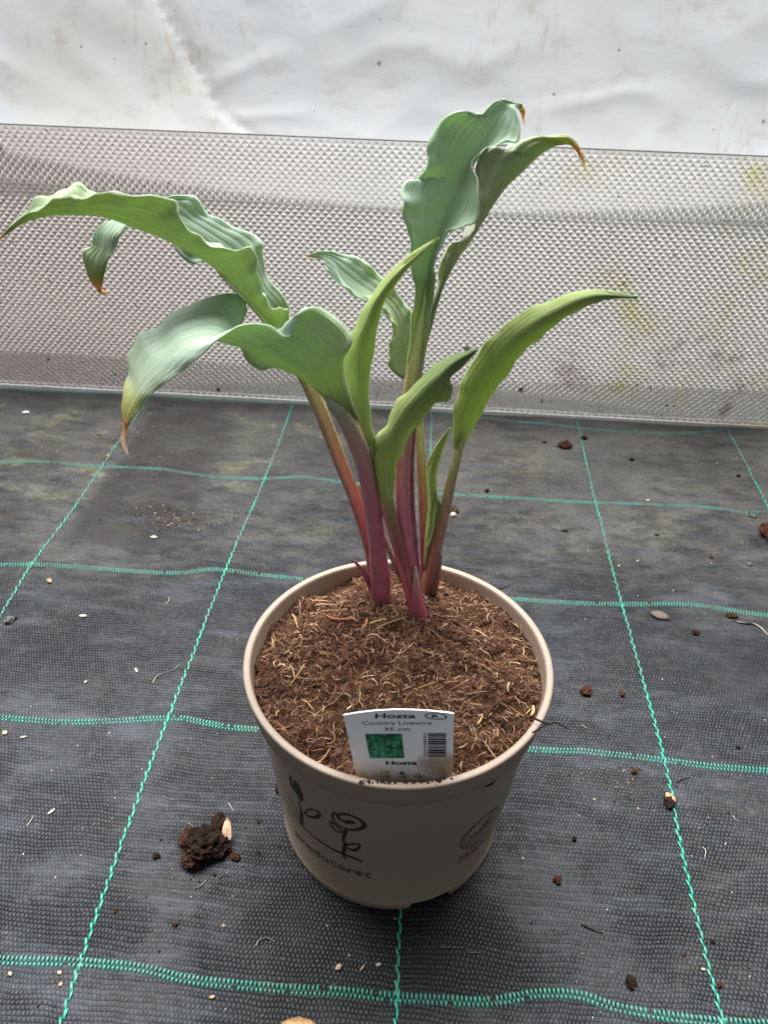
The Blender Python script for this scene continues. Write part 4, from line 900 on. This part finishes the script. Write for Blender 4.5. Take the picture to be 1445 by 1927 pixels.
# the big spilled peat clod with bark flake
cl = empty('peat_clod', hit_ground(390, 1590)); tag(cl, 'largest dark peat clod with a pale bark flake lying beside the pot', 'clod')
for x, y, w, h, c, fb in ((385, 1597, 70, 56, DK, 60), (410, 1555, 26, 44, DK, 16), (362, 1620, 36, 34, MB_, 24), (418, 1594, 34, 40, DK, 20), (352, 1578, 26, 36, MB_, 16)):
    o = lump('lump', x, y, w, h, c, None, None, hgt=.55, fib=fb); o.location = Vector(o.location) - cl.location; o.parent = cl
o = chip('bark_flake', 429, 1574, 50, 15, -1.35, (.62, .42, .27), None, None, curve=.3); o.location = Vector(o.location) - cl.location + Vector((0, 0, .005)); o.rotation_euler = (.5, 0.2, 0); o.parent = cl
o = strand('pale_root', [(350, 1565), (358, 1566), (368, 1568)], .0005, (.6, .55, .5), None, None, lift=.006); o.location = Vector(o.location) - cl.location + Vector((0, 0, .004)); o.parent = cl
CL = 'small dark peat crumb lying alone on the weed mat'; CG = 'peat crumbs on the weed mat'
CRL = {(1102, 1303): 'larger of two neighbouring peat crumbs between pot rim and green thread', (1170, 1307): 'smaller of two neighbouring peat crumbs between pot rim and green thread',
       (295, 1612): 'peat crumb between the big clod and the green thread', (443, 1614): 'peat crumb touching the big clod on its pot side', (526, 1482): 'tall peat crumb tucked against the pot wall',
       (1192, 1453): 'peat crumb just in front of the green thread crossing beside the pot', (1186, 1850): 'long brown peat crumb behind the nearest green cross thread', (1353, 1854): 'peat crumb touching the green thread by the nearest crossing',
       (1048, 1657): 'black peat crumb standing alone beside the foot of the pot', (1307, 1192): 'peat crumb beyond the broad thin brown flake', (1098, 826): 'peat crumb near the panel close to the green thread', (916, 925): 'peat crumb just above the green cross thread behind the pot', (700, 948): 'peat crumb seen between the stalks on the mat', (404, 1646): 'peat crumb in front of the big clod'}
for x, y, w, h in ((1102, 1303, 22, 18), (1170, 1307, 12, 12), (295, 1612, 16, 11), (443, 1614, 18, 12), (526, 1482, 16, 26), (1192, 1453, 12, 10), (330, 1740, 11, 8), (218, 1714, 9, 8), (1098, 826, 13, 9), (1188, 866, 10, 7), (1307, 1192, 14, 10), (1024, 833, 8, 6), (700, 948, 8, 6),
                   (1048, 1657, 16, 13), (1340, 1772, 9, 7), (1285, 1797, 11, 6), (1353, 1854, 11, 9), (1186, 1850, 18, 22), (1388, 1407, 9, 6), (1235, 1007, 10, 5), (1062, 1000, 12, 5), (1337, 1050, 9, 7), (487, 1546, 8, 7), (486, 1605, 7, 5), (404, 1646, 8, 6), (1080, 1580, 9, 9), (916, 925, 10, 8), (1388, 896, 8, 6), (30, 1165, 8, 6)):
    lump('peat_crumb', x, y, w, h, random.choice((DK, DK, RB, MB_)), CRL.get((x, y), CL), 'crumb', CG, hgt=.6, fib=5)
lump('peat_crumb', 1062, 840, 24, 18, RB, 'reddish brown peat crumb at the green thread near the panel', 'crumb', CG, fib=12)
lump('peat_clod', 1447, 1008, 34, 52, RB, 'brown peat clod at the edge of the mat below the pyramid panel', 'clod', fib=30)
lump('peat_crumb', 852, 962, 20, 18, (.07, .05, .035), 'brown crumb carrying a white grain behind the right stalk', 'crumb', CG, fib=5)
lump('white_grain', 853, 971, 11, 9, (.75, .70, .58), 'round white grain on the brown crumb behind the stalks', 'grain', mat=M_chip, fib=0, hgt=.8)
for x, y, w, h, lb in ((1415, 972, 15, 9, 'flat grey pebble beside the green cross thread'), (1409, 1063, 13, 9, 'rounded grey pebble on bare mat'), (19, 1169, 17, 15, 'dark grey angular pebble at the outer green thread')):
    lump('pebble', x, y, w, h, (.10, .10, .095), lb, 'pebble', 'pebbles on the weed mat', fib=0, mat=M_chip)
FL = 'small pale bark flake lying flat on the weed mat'; FG = 'pale flakes on the weed mat'
FLL = {(98, 1528): 'long white flake alone in the middle of a mat square', (637, 1821): 'widest of three tan flakes in front of the pot', (682, 1822): 'thin stick-like flake between two tan flakes in front of the pot', (712, 1816): 'small tan flake of three, beside the centre green thread',
       (257, 1262): 'slim white flake near the thin curled fibre', (50, 777): 'bright white flake close under the pyramid panel', (400, 1877): 'orange brown flake in front of the nearest green cross thread', (290, 1012): 'oval buff flake just below the peat dust patch', (157, 1160): 'narrow white flake between two green threads', (94, 1094): 'brown flake beside the outer green thread', (204, 858): 'orange flake under the dried leaf tip', (10, 1380): 'olive flake below the green cross thread'}
for x, y, w, h, a, c in ((98, 1528, 14, 5, 1.0, (.75, .68, .55)), (637, 1821, 14, 9, .7, (.62, .45, .32)), (682, 1822, 15, 4, 1.0, (.5, .34, .22)), (712, 1816, 11, 6, .3, (.62, .46, .34)), (257, 1262, 12, 4, -.9, (.75, .68, .55)), (162, 1284, 6, 4, 1.2, (.6, .5, .4)), (20, 1833, 9, 6, -.9, (.6, .48, .34)), (113, 1831, 9, 7, -.5, (.62, .46, .34)),
                         (400, 1877, 11, 6, .3, (.62, .38, .24)), (115, 1853, 8, 8, .9, (.45, .3, .2)), (50, 777, 13, 7, .2, (.75, .72, .6)), (290, 1012, 13, 7, 0, (.5, .42, .34)), (157, 1160, 14, 6, .1, (.62, .58, .5)), (1218, 942, 8, 4, 0, (.5, .5, .4)), (1322, 1825, 8, 5, 0, (.6, .48, .34)), (94, 1094, 14, 9, -.8, (.36, .24, .14)), (204, 858, 6, 7, .3, (.45, .22, .1)), (10, 1380, 9, 10, .9, (.42, .36, .22)), (45, 1388, 13, 5, .4, (.4, .36, .3)),
                         (888, 1636, 10, 5, 1.1, (.7, .58, .4))):
    if y == 1636: continue
    chip('bark_flake', x, y, w, h, a, c, FLL.get((x, y), FL), 'flake', FG)
chip('bark_flake', 1260, 1504, 26, 14, -1.2, (.46, .28, .15), 'tan bark flake caught on the green thread', 'flake', FG, curve=.35)
lump('peat_crumb', 1258, 1512, 20, 22, DK, 'dark crumb under the tan flake on the green thread', 'crumb', CG, fib=10)
chip('bark_flake', 1240, 1160, 34, 18, -.4, (.13, .10, .08), 'broad thin brown flake standing in for a stain beside the green crossing', 'flake', FG, curve=.04)  # faint tan stain on the mat, built as a thin flake
chip('dried_leaf', 562, 1929, 64, 20, .05, (.55, .33, .15), 'dry tan leaf scrap beyond the nearest green thread', 'leaf scrap', curve=.12)
strand('root_strand', [(1384, 1170), (1400, 1174), (1415, 1175), (1430, 1183), (1443, 1195)], .0011, (.5, .44, .34), 'pale thick root strand at the end of the green cross thread', 'strand')
lump('peat_crumb', 1375, 1160, 20, 12, MB_, 'brown crumb at the end of the pale thick root strand', 'crumb', CG, fib=8)
SL, SG = 'thin pale curled root fibre on the weed mat', 'pale fibres on the weed mat'
for pts in ([(288, 1285), (296, 1274), (310, 1267), (326, 1262), (340, 1250)], [(482, 1780), (490, 1769), (503, 1766), (516, 1772)], [(312, 1138), (318, 1133), (319, 1127), (315, 1123)], [(355, 898), (368, 896), (380, 893)], [(1094, 1364), (1102, 1371), (1113, 1373)], [(1378, 1535), (1380, 1541), (1386, 1546)], [(1320, 1594), (1326, 1602), (1325, 1615)], [(823, 1783), (845, 1784), (872, 1784)], [(876, 1792), (892, 1794), (905, 1793)], [(430, 1511), (434, 1518), (439, 1526)], [(365, 1673), (378, 1668), (390, 1656)], [(52, 1555), (60, 1545), (64, 1535)]):
    strand('root_fibre', pts, .00032, (.5, .45, .36), SL, 'fibre', SG)
for pts, lb in (([(1273, 1472), (1285, 1465), (1298, 1463)], 'dark twig lying across the green thread'), ([(1094, 1740), (1108, 1746), (1122, 1752), (1134, 1756)], 'thin dark root curving over the mat beside the pot')):
    strand('twig', pts, .0006, (.06, .035, .025), lb, 'twig')
# fine grit and peat dust: nobody could count it
V, F, Cc = [], [], []
for i in range(2300):
    x, y = random.uniform(-60, 1500), random.uniform(735, 1990); u = random.random()
    clus = u < .68
    if u < .30: x, y = random.gauss(330, 55), random.gauss(975, 12)
    elif u < .40: x, y = random.gauss(250, 45), random.gauss(850, 55)
    elif u < .50: x, y = random.gauss(1160, 60), random.gauss(1470, 30)
    elif u < .62: x, y = random.gauss(1190, 160), random.gauss(1000, 70)
    elif u < .68: x, y = random.gauss(400, 50), random.gauss(1620, 30)
    if y < 740: continue
    p = onZ(x, y)
    if math.hypot(p[0], p[1]) < .073 or p[1] > .56: continue
    p[2] = ground_z(p[0], p[1]) + .0002; w = random.random() * (1 if not clus else .9) + (.11 if clus else 0)
    r = abs(random.gauss(0, .00045)) + .00022
    col = (.65, .62, .56) if w < .09 else (.35, .25, .16) if w < .2 else (.10, .095, .085) if w < .45 else random.choice((DK, RB, MB_))
    if w < .09: r = min(r, .0006)
    crumb_geo(V, F, Cc, p, r, col, .6)
tag(mesh_obj('peat_dust', V, F, M_chip, None, False, Cc), 'scattered fine peat dust and grit over the weed mat', 'grit', kind='stuff')
